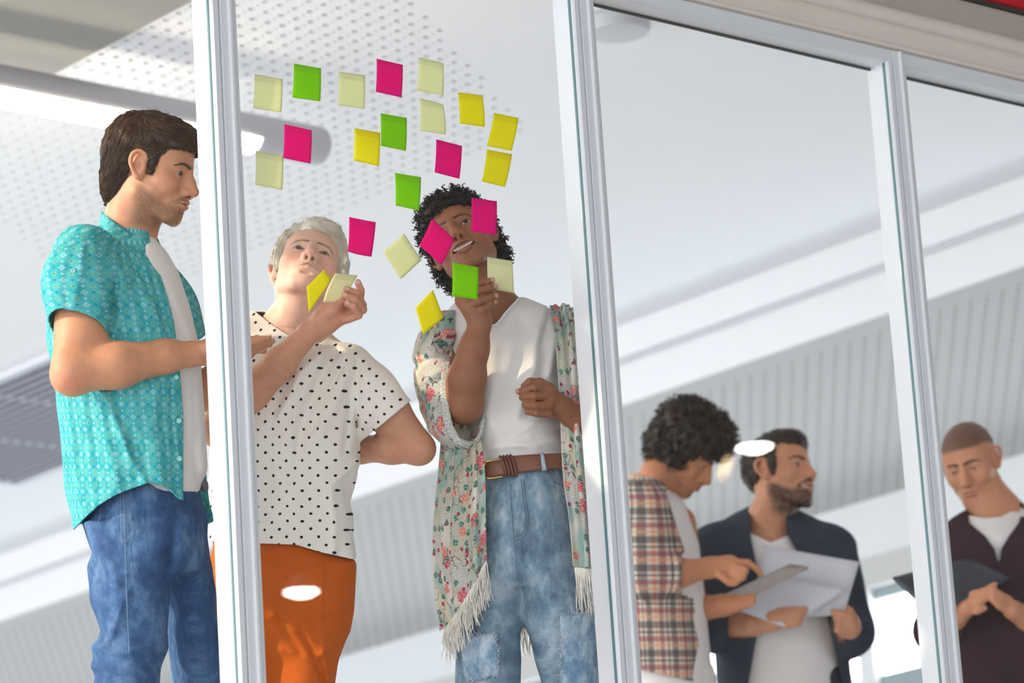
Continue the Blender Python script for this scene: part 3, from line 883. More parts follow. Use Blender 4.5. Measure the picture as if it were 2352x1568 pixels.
        if s.p['om'] > 0:
            ins = (V[:, 1] < .0815 - 4.0 * V[:, 0] ** 2) & (V[:, 1] > .05) & (np.abs(V[:, 2] + .068) < .010) & (np.abs(V[:, 0]) < .027)
            blend((.05, .012, .010), ins * 1.0)
        else:
            blend(np.array(lip) * .35, .8 * smoothstep(.0028, .0012, sd_chain(V, s.seam)))
        for q in (-1, 1):   # nostrils
            blend((.03, .012, .01), (.9 - .25 * s.fem) * smoothstep(.0058, .0036, np.linalg.norm((V - (q * .0070, .0975, -.0460)) * (1.2, .8, .9), axis=1)))
            # brows
            pts = [(q * .012, .094, .0185), (q * .026, .089, .0222), (q * .040, .078, .0212), (q * .050, .064, .0145)]
            d = sd_chain(V * (1, .3, 1), [(p[0], p[1] * .3, p[2]) for p in pts])
            t = np.clip((np.abs(V[:, 0]) - .012) / .038, 0, 1); bw = brow_w * (1.05 - .65 * t)
            blend(brow, .92 * smoothstep(bw + .0014, bw - .0012, d + .0006 * nf) * (V[:, 1] > .05) * (np.sign(V[:, 0]) == q))
            # lid rim darker
            e = np.array((q * .0315, .0672, -.0005)); dx = (V[:, 0] - e[0]) / .0128
            zo = e[2] + .0050 * s.p['lids'] * (1 - dx * dx); near = (np.abs(dx) < 1.08) & (V[:, 1] > .064)
            blend(np.array(brow) * .55, near * .9 * smoothstep(.0017, .0006, np.abs(V[:, 2] - zo)))
            zl = e[2] - .0048 * (1 - dx * dx)
            blend(np.array(tone) * .6, near * .5 * smoothstep(.0013, .0005, np.abs(V[:, 2] - zl)))
        if scalp is not None:
            fn, c, amt = scalp; blend(c, amt * fn(V))
        if extra: extra(V, col, blend)
        return s.world(V), F, {'col': col}
    def eye_parts(s, parent, iris, look=(0, 0)):
        for i, c in enumerate(s.eyec):
            r = .0125; nu, nv = 24, 18; Vv = []; Ff = []; C = []
            la, lp = math.radians(look[0]), math.radians(look[1])
            g = np.array((math.sin(la) * math.cos(lp), math.cos(la) * math.cos(lp), math.sin(lp)))
            a = np.cross(g, (0, 0, 1)); a /= np.linalg.norm(a); b = np.cross(a, g)
            for j in range(nv + 1):
                th = math.pi * (j / nv) ** 1.5
                for k in range(nu):
                    ph = 2 * math.pi * k / nu
                    dv = g * math.cos(th) + (a * math.cos(ph) + b * math.sin(ph)) * math.sin(th)
                    Vv.append(c + dv * r)
                    rr = math.sin(th) * r if th < 1.5 else 1
                    C.append((.012, .01, .01) if rr < .0024 else (iris if rr < .0054 else ((.04, .03, .03) if rr < .0060 else (.50, .46, .44))))
            for j in range(nv):
                for k in range(nu): Ff.append((j * nu + k, (j + 1) * nu + k, (j + 1) * nu + (k + 1) % nu, j * nu + (k + 1) % nu))
            m = MATS.get('eye') or skin_mat('eye', 0.08)
            mesh_obj('eye', s.world(np.array(Vv)), np.array(Ff), m, parent, smooth=True, attrs={'col': C})
    def teeth(s, parent, n=8, dz=0.0):
        V = []; F = []
        w = .0062
        for i in range(n):
            t = (i + .5 - n / 2) * w * .97; ww = w * .47; yy = .0835 - 5.2 * t * t; hgt = .0085 - 40 * t * t * .1
            bz = -.0615 + dz + 4.5 * t * t
            b = len(V)
            for zc, th in ((bz, .9), (bz - hgt * .7, 1), (bz - hgt, .86)):
                for xo, yo in ((-ww * th, -.0012), (0, .0008), (ww * th, -.0012)):
                    V.append((t + xo, yy + yo - 8 * t * xo, zc))
            for r in range(2):
                for c in range(2): F.append((b + r * 3 + c, b + r * 3 + c + 1, b + (r + 1) * 3 + c + 1, b + (r + 1) * 3 + c))
        o = mesh_obj('teeth', s.world(np.array(V)), np.array(F), plain('tooth', srgb(238, 230, 220), 0.2), parent, smooth=True)
        so = o.modifiers.new('thick', 'SOLIDIFY'); so.thickness = .002; so.offset = -1
# ------------------------------------------------------------------ cloth helpers and fabric materials
def catmull(pts, n):
    p = np.asarray(pts, float)
    if len(p) == 2: return p[0] + np.linspace(0, 1, n)[:, None] * (p[1] - p[0])
    q = np.concatenate([[2 * p[0] - p[1]], p, [2 * p[-1] - p[-2]]])
    t = np.linspace(0, len(p) - 1 - 1e-9, n); i = t.astype(int); f = (t - i)[:, None]
    a, b, c, d = q[i], q[i + 1], q[i + 2], q[i + 3]
    return .5 * ((2 * b) + (c - a) * f + (2 * a - 5 * b + 4 * c - d) * f ** 2 + (3 * b - a - 3 * c + d) * f ** 3)
def sheet_grid(curves, nu, nv):
    """curves: list of polylines (each k_i points) -> (nv, nu, 3)"""
    C = np.stack([catmull(c, nu) for c in curves])
    return np.stack([catmull(C[:, i], nv) for i in range(nu)], 1)
def grid_faces(nv, nu):
    i = np.arange(nv - 1)[:, None] * nu; j = np.arange(nu - 1)[None]
    return np.stack([i + j, i + j + 1, i + nu + j + 1, i + nu + j], -1).reshape(-1, 4)
def grid_uv(G):
    du = np.linalg.norm(np.diff(G, axis=1), axis=2); dv = np.linalg.norm(np.diff(G, axis=0), axis=2)
    u = np.concatenate([np.zeros((G.shape[0], 1)), np.cumsum(du, 1)], 1); u = u - u[:, :1] * 0
    v = np.concatenate([np.zeros((1, G.shape[1])), np.cumsum(dv, 0)], 0)
    return np.stack([u, -v, u * 0], -1).reshape(-1, 3)
def sheet(name, curves, mat, parent, nu=24, nv=24, thick=.0015, fold=None, offs=0):
    """curves in camera frame"""
    G = sheet_grid(curves, nu, nv)
    if fold is not None:
        uu, vv = np.meshgrid(np.linspace(0, 1, nu), np.linspace(0, 1, nv))
        tu = np.gradient(G, axis=1); tv = np.gradient(G, axis=0); nn = np.cross(tu, tv); nn /= np.linalg.norm(nn, axis=2, keepdims=True) + 1e-9
        nn *= np.where(nn[..., 2:3] < 0, -1, 1)
        G = G + nn * fold(uu, vv)[..., None]
    uv = grid_uv(G)
    o = mesh_obj(name, to_world(G.reshape(-1, 3)), grid_faces(nv, nu), mat, parent, smooth=True, attrs={'uvp': uv})
    if thick:
        s = o.modifiers.new('cloth', 'SOLIDIFY'); s.thickness = thick; s.offset = 0
    return o
def surf_dep(rig, V, x, y, r=7):
    a, b, dep = rig.px(V); m = (np.hypot(a - x, b - y) < r)
    return dep[m].max() if m.any() else 0.0
def cyl_uv(rig, V, rows, radius=.17):
    R = np.array(rows, float); x, y, dep = rig.px(V)
    cx = np.interp(y, R[:, 0], (R[:, 1] + R[:, 2]) / 2)
    th = np.arctan2(dep, (x - cx) * rig.sc)
    th = np.where(th < -np.pi / 2, th + 2 * np.pi, th)
    return np.stack([-th * radius, -y * rig.sc, 0 * x], -1)
def ridges(rig, lines):
    """lines: (polyline px, width px, height m)"""
    def fn(X, Y, Z):
        x, y, dep = rig.px(np.stack([X, Y, Z], -1)); r = np.zeros_like(x)
        for pts, w, a in lines:
            d = seg_dist2(x, y, pts); r = r + a * np.exp(-(d / w) ** 2)
        return r * (dep > -0.35)
    return fn
def disc_button(parent, rig, x, y, dep, r=.0052, mat=None, name='button'):
    c = rig.P(x, y, dep + .0015); n = 14; V = []; F = []
    for rr, z in ((r, -.002), (r, .0008), (r * .8, .0014), (r * .62, .0006), (.0002, .0006)):
        for i in range(n): V.append(c + (rr * math.cos(2 * math.pi * i / n), rr * math.sin(2 * math.pi * i / n), z))
    for s in range(4):
        for i in range(n): F.append((s * n + i, s * n + (i + 1) % n, (s + 1) * n + (i + 1) % n, (s + 1) * n + i))
    return mesh_obj(name, to_world(np.array(V)), np.array(F), mat, parent)
def poly_sd(y, z, poly):
    """signed distance (negative inside) to a polygon"""
    P = np.asarray(poly, float); d = np.full(y.shape, 1e9); ins = np.zeros(y.shape, bool)
    for a, b in zip(P, np.roll(P, -1, 0)):
        e = b - a; wy, wz = y - a[0], z - a[1]
        t = np.clip((wy * e[0] + wz * e[1]) / (e @ e + 1e-12), 0, 1)
        d = np.minimum(d, np.hypot(wy - t * e[0], wz - t * e[1]))
        c = ((a[1] <= z) & (z < b[1])) | ((b[1] <= z) & (z < a[1]))
        with np.errstate(divide='ignore', invalid='ignore'):
            xi = a[0] + (z - a[1]) * e[0] / np.where(abs(e[1]) < 1e-12, 1e-12, e[1])
        ins ^= c & (y < xi)
    return np.where(ins, -d, d)

def uvnode(nt):
    a = N(nt, 'ShaderNodeAttribute', attribute_name='uvp'); s = N(nt, 'ShaderNodeSeparateXYZ'); lnk(nt, a.outputs['Vector'], s.inputs[0])
    return a.outputs['Vector'], s.outputs[0], s.outputs[1]
def uvnoise(nt, vec, su, sv, detail=4, rough=.55):
    mp = N(nt, 'ShaderNodeMapping'); mp.inputs['Scale'].default_value = (su, sv, 1); lnk(nt, vec, mp.inputs[0])
    nz = N(nt, 'ShaderNodeTexNoise'); nz.inputs['Scale'].default_value = 1; nz.inputs['Detail'].default_value = detail; nz.inputs['Roughness'].default_value = rough
    lnk(nt, mp.outputs[0], nz.inputs['Vector']); return nz.outputs[0]
def ramp(nt, x, a, b):
    mr = N(nt, 'ShaderNodeMapRange', interpolation_type='SMOOTHSTEP'); mr.inputs[1].default_value = a; mr.inputs[2].default_value = b
    lnk(nt, x, mr.inputs[0]); return mr.outputs[0]
def weave(nt, b, vec, s=1400, strength=.15):
    bp = N(nt, 'ShaderNodeBump'); bp.inputs['Strength'].default_value = strength; bp.inputs['Distance'].default_value = .001
    lnk(nt, uvnoise(nt, vec, s, s, 2), bp.inputs['Height']); lnk(nt, bp.outputs[0], b.inputs['Normal'])
def cloth_base(name, rough=.85):
    m, nt, b = new_mat(name); b.inputs['Roughness'].default_value = rough; b.inputs['Specular IOR Level'].default_value = .15
    vec, u, v = uvnode(nt); MATS[name] = m
    return m, nt, b, vec, u, v
def cell(nt, x, size, off=0.0):
    return M(nt, 'SUBTRACT', M(nt, 'FRACT', M(nt, 'ADD', M(nt, 'DIVIDE', x, size), 64.5 + off)), .5)
def mat_teal():
    m, nt, b, vec, u, v = cloth_base('teal_printed_cotton')
    cu, cv = .0215, .0285
    n1 = uvnoise(nt, vec, 60, 25); n2 = uvnoise(nt, vec, 900, 900, 2)
    col = mixc(nt, ramp(nt, n1, .35, .65), srgb(44, 166, 178), srgb(92, 190, 194))
    col = mixc(nt, M(nt, 'MULTIPLY', ramp(nt, n2, .5, .62), .35), col, srgb(70, 150, 150))
    def absn(x): return M(nt, 'ABSOLUTE', x)
    def diamond(ou, ov):
        return M(nt, 'ADD', M(nt, 'MULTIPLY', absn(cell(nt, u, cu, ou)), 1.0), M(nt, 'MULTIPLY', absn(cell(nt, v, cv, ov)), 1.05))
    d0 = diamond(0, 0)
    ring = M(nt, 'MULTIPLY', M(nt, 'LESS_THAN', d0, .235), M(nt, 'GREATER_THAN', d0, .145))
    col = mixc(nt, M(nt, 'MULTIPLY', ring, .65), col, srgb(146, 188, 112))
    dot = M(nt, 'LESS_THAN', d0, .06); col = mixc(nt, M(nt, 'MULTIPLY', dot, .6), col, srgb(40, 140, 150))
    d1 = diamond(.5, .5)
    # broken white flower: ring chopped by a fine checker
    ck = M(nt, 'GREATER_THAN', M(nt, 'MULTIPLY', M(nt, 'SINE', M(nt, 'MULTIPLY', u, 2 * math.pi / .0043)), M(nt, 'SINE', M(nt, 'MULTIPLY', v, 2 * math.pi / .0036))), -.05)
    fl = M(nt, 'MULTIPLY', M(nt, 'MULTIPLY', M(nt, 'LESS_THAN', d1, .25), M(nt, 'GREATER_THAN', d1, .05)), ck)
    col = mixc(nt, M(nt, 'MULTIPLY', fl, .62), col, srgb(206, 236, 234))
    d2 = diamond(.5, 0); col = mixc(nt, M(nt, 'MULTIPLY', M(nt, 'LESS_THAN', d2, .11), .7), col, srgb(170, 222, 222))
    d3 = diamond(0, .5); col = mixc(nt, M(nt, 'MULTIPLY', M(nt, 'LESS_THAN', d3, .13), .8), col, srgb(22, 136, 150))
    lnk(nt, col, b.inputs['Base Color']); weave(nt, b, vec)
    tl = N(nt, 'ShaderNodeBsdfTranslucent'); lnk(nt, col, tl.inputs[0]); mx = N(nt, 'ShaderNodeMixShader'); mx.inputs[0].default_value = .15
    lnk(nt, b.outputs[0], mx.inputs[1]); lnk(nt, tl.outputs[0], mx.inputs[2]); lnk(nt, mx.outputs[0], nt.nodes['Material Output'].inputs['Surface'])
    return m
def mat_polka():
    m, nt, b, vec, u, v = cloth_base('polka_dot_crepe', .8)
    s, t = .0245, .0365
    wob = M(nt, 'MULTIPLY', M(nt, 'SUBTRACT', uvnoise(nt, vec, 14, 14, 1), .5), .012)
    u2 = M(nt, 'ADD', u, wob); v2 = M(nt, 'ADD', v, wob)
    def dist(o):
        a = M(nt, 'MULTIPLY', cell(nt, u2, s * 1.42, o), s * 1.42); c = M(nt, 'MULTIPLY', cell(nt, v2, t * 1.0, o), t)
        return M(nt, 'SQRT', M(nt, 'ADD', M(nt, 'POWER', a, 2.0), M(nt, 'POWER', c, 2.0)))
    d = M(nt, 'MINIMUM', dist(0), dist(.5))
    dot = M(nt, 'SUBTRACT', 1.0, ramp(nt, d, .0030, .0038))
    lnk(nt, mixc(nt, dot, srgb(240, 236, 228), srgb(24, 30, 34)), b.inputs['Base Color']); weave(nt, b, vec, 1000, .12)
    return m
def mat_denim(name, dark, mid, light, fade=.5, blotch=9):
    m, nt, b, vec, u, v = cloth_base(name, .9)
    big = uvnoise(nt, vec, blotch, blotch * .55, 5, .62); fine = uvnoise(nt, vec, 1500, 160, 3); med = uvnoise(nt, vec, 70, 40, 5, .7)
    x = M(nt, 'ADD', M(nt, 'ADD', M(nt, 'MULTIPLY', big, .65), M(nt, 'MULTIPLY', fine, .2)), M(nt, 'MULTIPLY', med, .25))
    rp = N(nt, 'ShaderNodeValToRGB'); e = rp.color_ramp.elements
    e[0].position = fade - .13; e[0].color = (*dark, 1); e[1].position = fade + .17; e[1].color = (*light, 1)
    k = e.new(fade + .02); k.color = (*mid, 1)
    lnk(nt, x, rp.inputs[0]); lnk(nt, rp.outputs[0], b.inputs['Base Color']); weave(nt, b, vec, 1300, .2)
    return m
def mat_cotton(name, rgb, vary=.04, rough=.85, trans=.0):
    m, nt, b, vec, u, v = cloth_base(name, rough)
    n1 = uvnoise(nt, vec, 24, 18); col = mixc(nt, n1, tuple(c * (1 - vary) for c in rgb), tuple(min(1, c * (1 + vary)) for c in rgb))
    lnk(nt, col, b.inputs['Base Color']); weave(nt, b, vec, 1200, .12)
    if trans:
        tl = N(nt, 'ShaderNodeBsdfTranslucent'); lnk(nt, col, tl.inputs[0]); mx = N(nt, 'ShaderNodeMixShader'); mx.inputs[0].default_value = trans
        lnk(nt, b.outputs[0], mx.inputs[1]); lnk(nt, tl.outputs[0], mx.inputs[2]); lnk(nt, mx.outputs[0], nt.nodes['Material Output'].inputs['Surface'])
    return m
def mat_plaid():
    m, nt, b, vec, u, v = cloth_base('plaid_flannel', .9)
    def band(x, size, off, w): return M(nt, 'LESS_THAN', M(nt, 'ABSOLUTE', cell(nt, x, size, off)), w)
    col = mixc(nt, 0.0, srgb(214, 204, 190), srgb(214, 204, 190))
    S = .085
    for x in (u, v):
        for off, w, c, a in ((0, .12, srgb(46, 40, 52), .62), (.5, .09, srgb(140, 44, 58), .6), (.26, .03, srgb(40, 44, 60), .8), (.72, .035, srgb(232, 150, 96), .7)):
            col = mixc(nt, M(nt, 'MULTIPLY', band(x, S, off, w), a), col, c)
    lnk(nt, col, b.inputs['Base Color']); weave(nt, b, vec)
    return m
def mat_kimono():
    m, nt, b, vec, u, v = cloth_base('floral_kimono_viscose', .75)
    n0 = uvnoise(nt, vec, 9, 5, 3)
    col = mixc(nt, ramp(nt, n0, .45, .58), srgb(244, 241, 234), srgb(238, 231, 210))
    # pale teal washes
    n3 = uvnoise(nt, vec, 13, 6, 2); col = mixc(nt, M(nt, 'MULTIPLY', ramp(nt, n3, .53, .60), .8), col, srgb(176, 214, 206))
    n4 = uvnoise(nt, vec, 11, 7, 2); col = mixc(nt, M(nt, 'MULTIPLY', ramp(nt, n4, .60, .68), .45), col, srgb(222, 190, 160))
    # grey speckled bands
    sp = uvnoise(nt, vec, 620, 620, 2); n5 = uvnoise(nt, vec, 10, 4, 1)
    spk = M(nt, 'MULTIPLY', ramp(nt, sp, .52, .58), ramp(nt, n5, .48, .53)); col = mixc(nt, M(nt, 'MULTIPLY', spk, .8), col, srgb(70, 92, 92))
    # vine lines
    wv = uvnoise(nt, vec, 26, 18, 2); ln = M(nt, 'SUBTRACT', 1.0, ramp(nt, M(nt, 'ABSOLUTE', M(nt, 'SUBTRACT', wv, .5)), .006, .016))
    msk = ramp(nt, uvnoise(nt, vec, 12, 9, 1), .52, .6); col = mixc(nt, M(nt, 'MULTIPLY', M(nt, 'MULTIPLY', ln, msk), .8), col, srgb(56, 78, 66))
    def blobs(scale, thr, c1, c2, off, amt):
        mp = N(nt, 'ShaderNodeMapping'); mp.inputs['Location'].default_value = (off, off * 1.7, 0); mp.inputs['Scale'].default_value = (scale, scale * .8, 1); lnk(nt, vec, mp.inputs[0])
        ad = N(nt, 'ShaderNodeVectorMath', operation='ADD'); lnk(nt, mp.outputs[0], ad.inputs[0])
        nn = N(nt, 'ShaderNodeTexNoise'); nn.inputs['Scale'].default_value = 4.0; lnk(nt, mp.outputs[0], nn.inputs['Vector'])
        sc = N(nt, 'ShaderNodeVectorMath', operation='SCALE'); lnk(nt, nn.outputs['Color'], sc.inputs[0]); sc.inputs['Scale'].default_value = .35; lnk(nt, sc.outputs[0], ad.inputs[1])
        vo = N(nt, 'ShaderNodeTexVoronoi', voronoi_dimensions='2D'); vo.inputs['Scale'].default_value = 1; lnk(nt, ad.outputs[0], vo.inputs['Vector'])
        sel = N(nt, 'ShaderNodeSeparateColor'); lnk(nt, vo.outputs['Color'], sel.inputs[0])
        on = M(nt, 'GREATER_THAN', sel.outputs[0], 1 - amt)
        mask = M(nt, 'MULTIPLY', M(nt, 'SUBTRACT', 1.0, ramp(nt, vo.outputs['Distance'], thr - .05, thr + .02)), on)
        pet = uvnoise(nt, vec, 260, 260, 2)
        return mask, mixc(nt, ramp(nt, pet, .42, .6), c1, c2)
    for scale, thr, c1, c2, off, amt in ((24, .36, srgb(228, 84, 104), srgb(246, 186, 184), .3, .24), (60, .40, srgb(58, 112, 100), srgb(170, 206, 192), 2.1, .30), (66, .30, srgb(150, 46, 84), srgb(224, 120, 140), 5.2, .16), (30, .30, srgb(240, 120, 104), srgb(250, 206, 190), 8.4, .14)):
        mk, cc = blobs(scale, thr, c1, c2, off, amt); col = mixc(nt, mk, col, cc)
    lnk(nt, col, b.inputs['Base Color']); weave(nt, b, vec)
    tl = N(nt, 'ShaderNodeBsdfTranslucent'); lnk(nt, col, tl.inputs[0]); mx = N(nt, 'ShaderNodeMixShader'); mx.inputs[0].default_value = .28
    lnk(nt, b.outputs[0], mx.inputs[1]); lnk(nt, tl.outputs[0], mx.inputs[2]); lnk(nt, mx.outputs[0], nt.nodes['Material Output'].inputs['Surface'])
    return m
# ------------------------------------------------------------------ hair
def hair_mat(name, c1, c2, rough=.45):
    if name in MATS: return MATS[name]
    m, nt, b = new_mat(name)
    a = N(nt, 'ShaderNodeAttribute', attribute_name='tint')
    lnk(nt, mixc(nt, a.outputs['Fac'], c1, c2), b.inputs['Base Color']); b.inputs['Roughness'].default_value = rough; b.inputs['Specular IOR Level'].default_value = .35
    MATS[name] = m; return m
def sample_field(f, P):
    q = (P - f.lo) / f.h; q = np.clip(q, 0, f.n - 1.001); i = q.astype(int); t = q - i; r = 0
    for a in (0, 1):
        for b in (0, 1):
            for c in (0, 1):
                w = (t[:, 0] if a else 1 - t[:, 0]) * (t[:, 1] if b else 1 - t[:, 1]) * (t[:, 2] if c else 1 - t[:, 2])
                r = r + w * f.d[i[:, 0] + a, i[:, 1] + b, i[:, 2] + c]
    return r
def field_normal(f, P):
    e = f.h * 1.5; g = np.stack([sample_field(f, P + e * np.eye(3)[i]) - sample_field(f, P - e * np.eye(3)[i]) for i in range(3)], 1)
    return g / (np.linalg.norm(g, axis=1, keepdims=True) + 1e-9)
def groom(head, f, Vh, dirfn, n, length, steps=9, lift=.0015, rad=.0009, seed=1, mat=None, parent=None, name='hair_strands', jitter=.25, sides=4, liftend=.0):
    g = np.random.default_rng(seed); idx = g.integers(0, len(Vh), n); p = Vh[idx].copy(); paths = [p.copy()]
    L = length * g.uniform(.6, 1.25, n); off = g.normal(0, jitter, (n, 3)); li = g.uniform(.2, 1.0, n) * lift
    for s in range(steps - 1):
        d = dirfn(p) + off; nn = field_normal(f, p); d = d - nn * np.sum(d * nn, 1, keepdims=True); d /= np.linalg.norm(d, axis=1, keepdims=True) + 1e-9
        p = p + d * (L / (steps - 1))[:, None]
        dist = sample_field(f, p); nn = field_normal(f, p)
        tgt = li + liftend * ((s + 1) / steps) ** 2
        p = p + nn * (np.clip(tgt - dist, -.006, .006))[:, None]
        paths.append(p.copy())
    P = np.stack(paths, 1)
    prof = np.interp(np.linspace(0, 1, steps), [0, .2, .7, 1], [.5, 1, .9, .12])
    rr = rad * g.uniform(.6, 1.3, n)
    V, F = tube_mesh([head.world(q) for q in P], [r * prof for r in rr], sides)
    tint = np.repeat(np.clip(g.beta(1.6, 2.6, n), 0, 1), steps * sides)
    o = mesh_obj(name, V, F, mat, parent, smooth=True, attrs={'tint': tint}); o['kind'] = 'stuff'
    return o
# ------------------------------------------------------------------ people
def hand_from(f, wrist, palm_pts, fingers, k=.004):
    """palm_pts: list of (a, b, ra, rb); fingers: list of (pts, radii)"""
    for a, b, ra, rb in palm_pts: f.cone(a, b, ra, rb, .012)
    for pts, rad in fingers: f.chain(pts, rad, k)
def nails(parent, tips, mat):
    """tips: (tip point, previous joint, outward normal, radius) in camera frame"""
    for tip, prev, nrm, r in tips:
        tip = np.array(tip); d = tip - np.array(prev); d /= np.linalg.norm(d); n = np.array(nrm, float); n -= d * (n @ d); n /= np.linalg.norm(n); s = np.cross(d, n)
        V = []; F = []; nu, nv = 6, 6
        for j in range(nv):
            for i in range(nu):
                u = (i / (nu - 1) - .5) * 1.5; v = j / (nv - 1)
                w = 1 - .35 * (2 * v - 1) ** 4
                p = tip + d * (-r * .75 + v * r * 1.45) + (s * math.sin(u * w) + n * math.cos(u * w)) * r * 1.03 - n * r * .10 * v
                V.append(p)
        o = mesh_obj('fingernail', to_world(np.array(V)), grid_faces(nv, nu), mat, parent, smooth=True)
        so = o.modifiers.new('t', 'SOLIDIFY'); so.thickness = .0006; so.offset = 1
def floor_under(p):
    return (float(p[0]), float(p[1]), 0.0)
def leg_down(f, p, r0, r1, k=.02):
    """continue a leg straight down to the floor from camera-frame point p; returns ankle point"""
    w = to_world(np.asarray(p)); e = np.array([w[0], w[1], .07]); c = to_cam(e)
    f.cone(p, c, r0, r1, k); return c
def leg_field(base):
    c = np.array([to_cam([base[0] + a, base[1] + b, z]) for a in (-.35, .35) for b in (-.35, .35) for z in (0, .75)])
    return Field(c.min(0) - .05, c.max(0) + .05, .014)
def shoes(parent, feet, mat, sole):
    for (c, dr) in feet:
        w = to_world(np.asarray(c)); d = np.array([dr[0], dr[1], 0.0]); d /= np.linalg.norm(d)
        h = Field((-.06, -.10, -.02), (.06, .20, .13), .006)
        h.chain([(0, -.05, .045), (0, .05, .04), (0, .15, .03)], [.045, .044, .03], .03); h.cone((0, -.03, .05), (0, -.04, .10), .045, .045, .03)
        V, F = h.mesh(1); V[:, 2] = np.maximum(V[:, 2], .004)
        s = np.cross(d, ZUP); W = w * (1, 1, 0) + V[:, :1] * s + V[:, 1:2] * d + V[:, 2:3] * ZUP
        mesh_obj('shoe', W, F, mat, parent, smooth=True)
NAIL_L = plain('nail_light', srgb(222, 176, 160), 0.3); NAIL_D = plain('nail_dark', srgb(196, 148, 132), 0.3)
cotton_white = mat_cotton('white_cotton', srgb(240, 238, 236), .02, trans=.06)
SKIN = skin_mat('skin')
def body_obj(parent, parts):
    V, F, A = join(parts)
    o = mesh_obj('body', V, F, SKIN, parent, smooth=True, attrs=A)
    return o
def skin_cols(V, tone): return {'col': np.tile(np.array(tone, float), (len(V), 1))}

def build_man():
    rg = Rig(8.80, 500); P = rg.P
    base = to_world(P(330, 1400, 0)); root = empty('person', floor_under(base), 'man in a teal patterned short-sleeved shirt and blue jeans, in profile beside the mullion', 'person')
    tone = srgb(198, 142, 108)
    W = lambda x, y, d=0: to_world(P(x, y, d))
    H = Head(352, 393, 8.80, 77.2, -16.3, 5.8, 1.016, jaw=1.05, lids=.8, lipf=.85, smile=.4,
             neck=[(None, .053, W(300, 520, .0), .056, .03), (W(300, 520, 0), .056, W(290, 580, 0), .068, .03)],
             chest=[])
    hv = H.build(tone, srgb(196, 116, 104), srgb(52, 36, 28), stubble=(srgb(92, 66, 50), .6, .8), brow_w=.0052, cheek=srgb(212, 138, 108))
    # arms
    f = fbox(rg, 90, 560, 660, 960, -.30, .40, .0035, .06)
    sh, el, wr = P(190, 610, .175), P(168, 855, .235), P(446, 812, .17)
    f.cone(sh, el, .060, .046, .02)
    f.chain([el, P(270, 838, .225), P(380, 818, .19), wr], [.0475, .0500, .036, .0265], .02)
    f.ell(P(163, 868, .235), (.036, .034, .036), .02)
    f.ell(P(200, 770, .225), (.044, .06, .044), .03)
    # near hand, flat, pointing right
    f.chain([wr, P(490, 808, .15), P(535, 803, .13)], [.026, .030, .027], .015, sq=((0, .2, 1), .72))
    tips = []
    for i, (dy, dd, l) in enumerate(((-12, .035, 0), (-2, .012, 8), (8, -.010, 2), (16, -.030, -14))):
        a, b, c, e = P(532, 802 + dy * .6, .13 + dd), P(566, 796 + dy * .7, .125 + dd), P(594 + l * .6, 789 + dy * .75, .12 + dd), P(618 + l, 785 + dy * .8, .115 + dd)
        f.chain([a, b, c, e], [.0105, .0092, .0085, .0070], .004); tips.append((e, c, (0, 1, .3), .0072))
    f.chain([P(470, 800, .18), P(505, 786, .19), P(540, 784, .185)], [.016, .012, .0095], .006)
    # far arm crossing behind
    f.chain([P(330, 620, -.15), P(420, 925, -.15), P(470, 895, -.10), P(530, 830, -.03), P(560, 800, .0)], [.055, .045, .042, .028, .03], .02)
    for i in range(4):
        f.chain([P(560, 792 + i * 8, .0), P(590, 778 + i * 8, .01), P(606, 782 + i * 8, .02)], [.010, .009, .0075], .004)
    av, af = f.mesh(1)
    x, y, d = rg.px(av); ac = np.tile(np.array(tone) * (.97, .93, .9), (len(av), 1))
    red = np.exp(-(np.hypot(x - 160, y - 880) / 26) ** 2)[:, None]; ac = ac * (1 - red * .4) + np.array(srgb(206, 120, 98)) * red * .4
    # legs inside the jeans (kept as one body)
    f = fbox(rg, 150, 1080, 560, 1700, -.35, .35, .012, .1)
    f.chain([P(310, 1120, 0), P(300, 1290, .09), P(298, 1480, .10)], [.06, .05, .045], .05); f.chain([P(330, 1120, 0), P(420, 1330, -.10), P(448, 1540, -.10)], [.06, .045, .04], .05)
    lv, lf = f.mesh(1)
    body_obj(root, [hv, (to_world(av), af, {'col': ac}), (to_world(lv), lf, skin_cols(lv, tone))])
    nails(root, tips, NAIL_L)
    H.eye_parts(root, srgb(60, 48, 30), look=(-6, -14))
    # hair
    hf = Field((-.12, -.16, -.13), (.12, .14, .155), .003)
    hf.ell((0, -.022, .044), (.084, .107, .090)); hf.ell((0, .045, .075), (.056, .052, .036), .03); hf.ell((0, .085, .076), (.044, .028, .020), .02)
    hf.ell((0, -.066, -.035), (.062, .048, .068), .03)
    for q in (-1, 1): hf.ell((q * .066, .021, .004), (.0125, .014, .034), .012)
    poly = [(.120, .060), (.128, .084), (.09, .16), (-.20, .16), (-.20, -.06), (-.125, -.112), (-.085, -.098), (-.050, -.072), (-.030, -.030), (-.030, .024), (-.010, .036), (.010, .022), (.013, -.014), (.028, -.020), (.034, .010), (.042, .034), (.058, .050), (.082, .058)]
    hf.func(lambda X, Y, Z: -poly_sd(Y, Z, poly), .006, sub=True)
    nz = noise3(11, .012); nz2 = noise3(12, .02)
    hf.disp(lambda X, Y, Z: .0022 * nz(np.stack([X * 1.4, Y * .5, Z], -1)) + .002 * nz2(np.stack([X, Y, Z], -1)))
    V, F = hf.mesh(1)
    hm = hair_mat('dark_brown_hair', srgb(28, 19, 13), srgb(104, 70, 40), .38)
    hair = mesh_obj('hair', H.world(V), F, hm, root, smooth=True, attrs={'tint': np.full(len(V), .18)})
    def dirs(p):
        t = smoothstep(-.07, .05, p[:, 1])[:, None]; top = smoothstep(.04, .08, p[:, 2])[:, None]
        back = np.array([0, -.30, -1.0]); side = np.array([0, -.95, -.5]); front = np.array([.25, 1.0, -.15])
        fwd = side * (1 - top) + front * top
        return back * (1 - t) + fwd * t
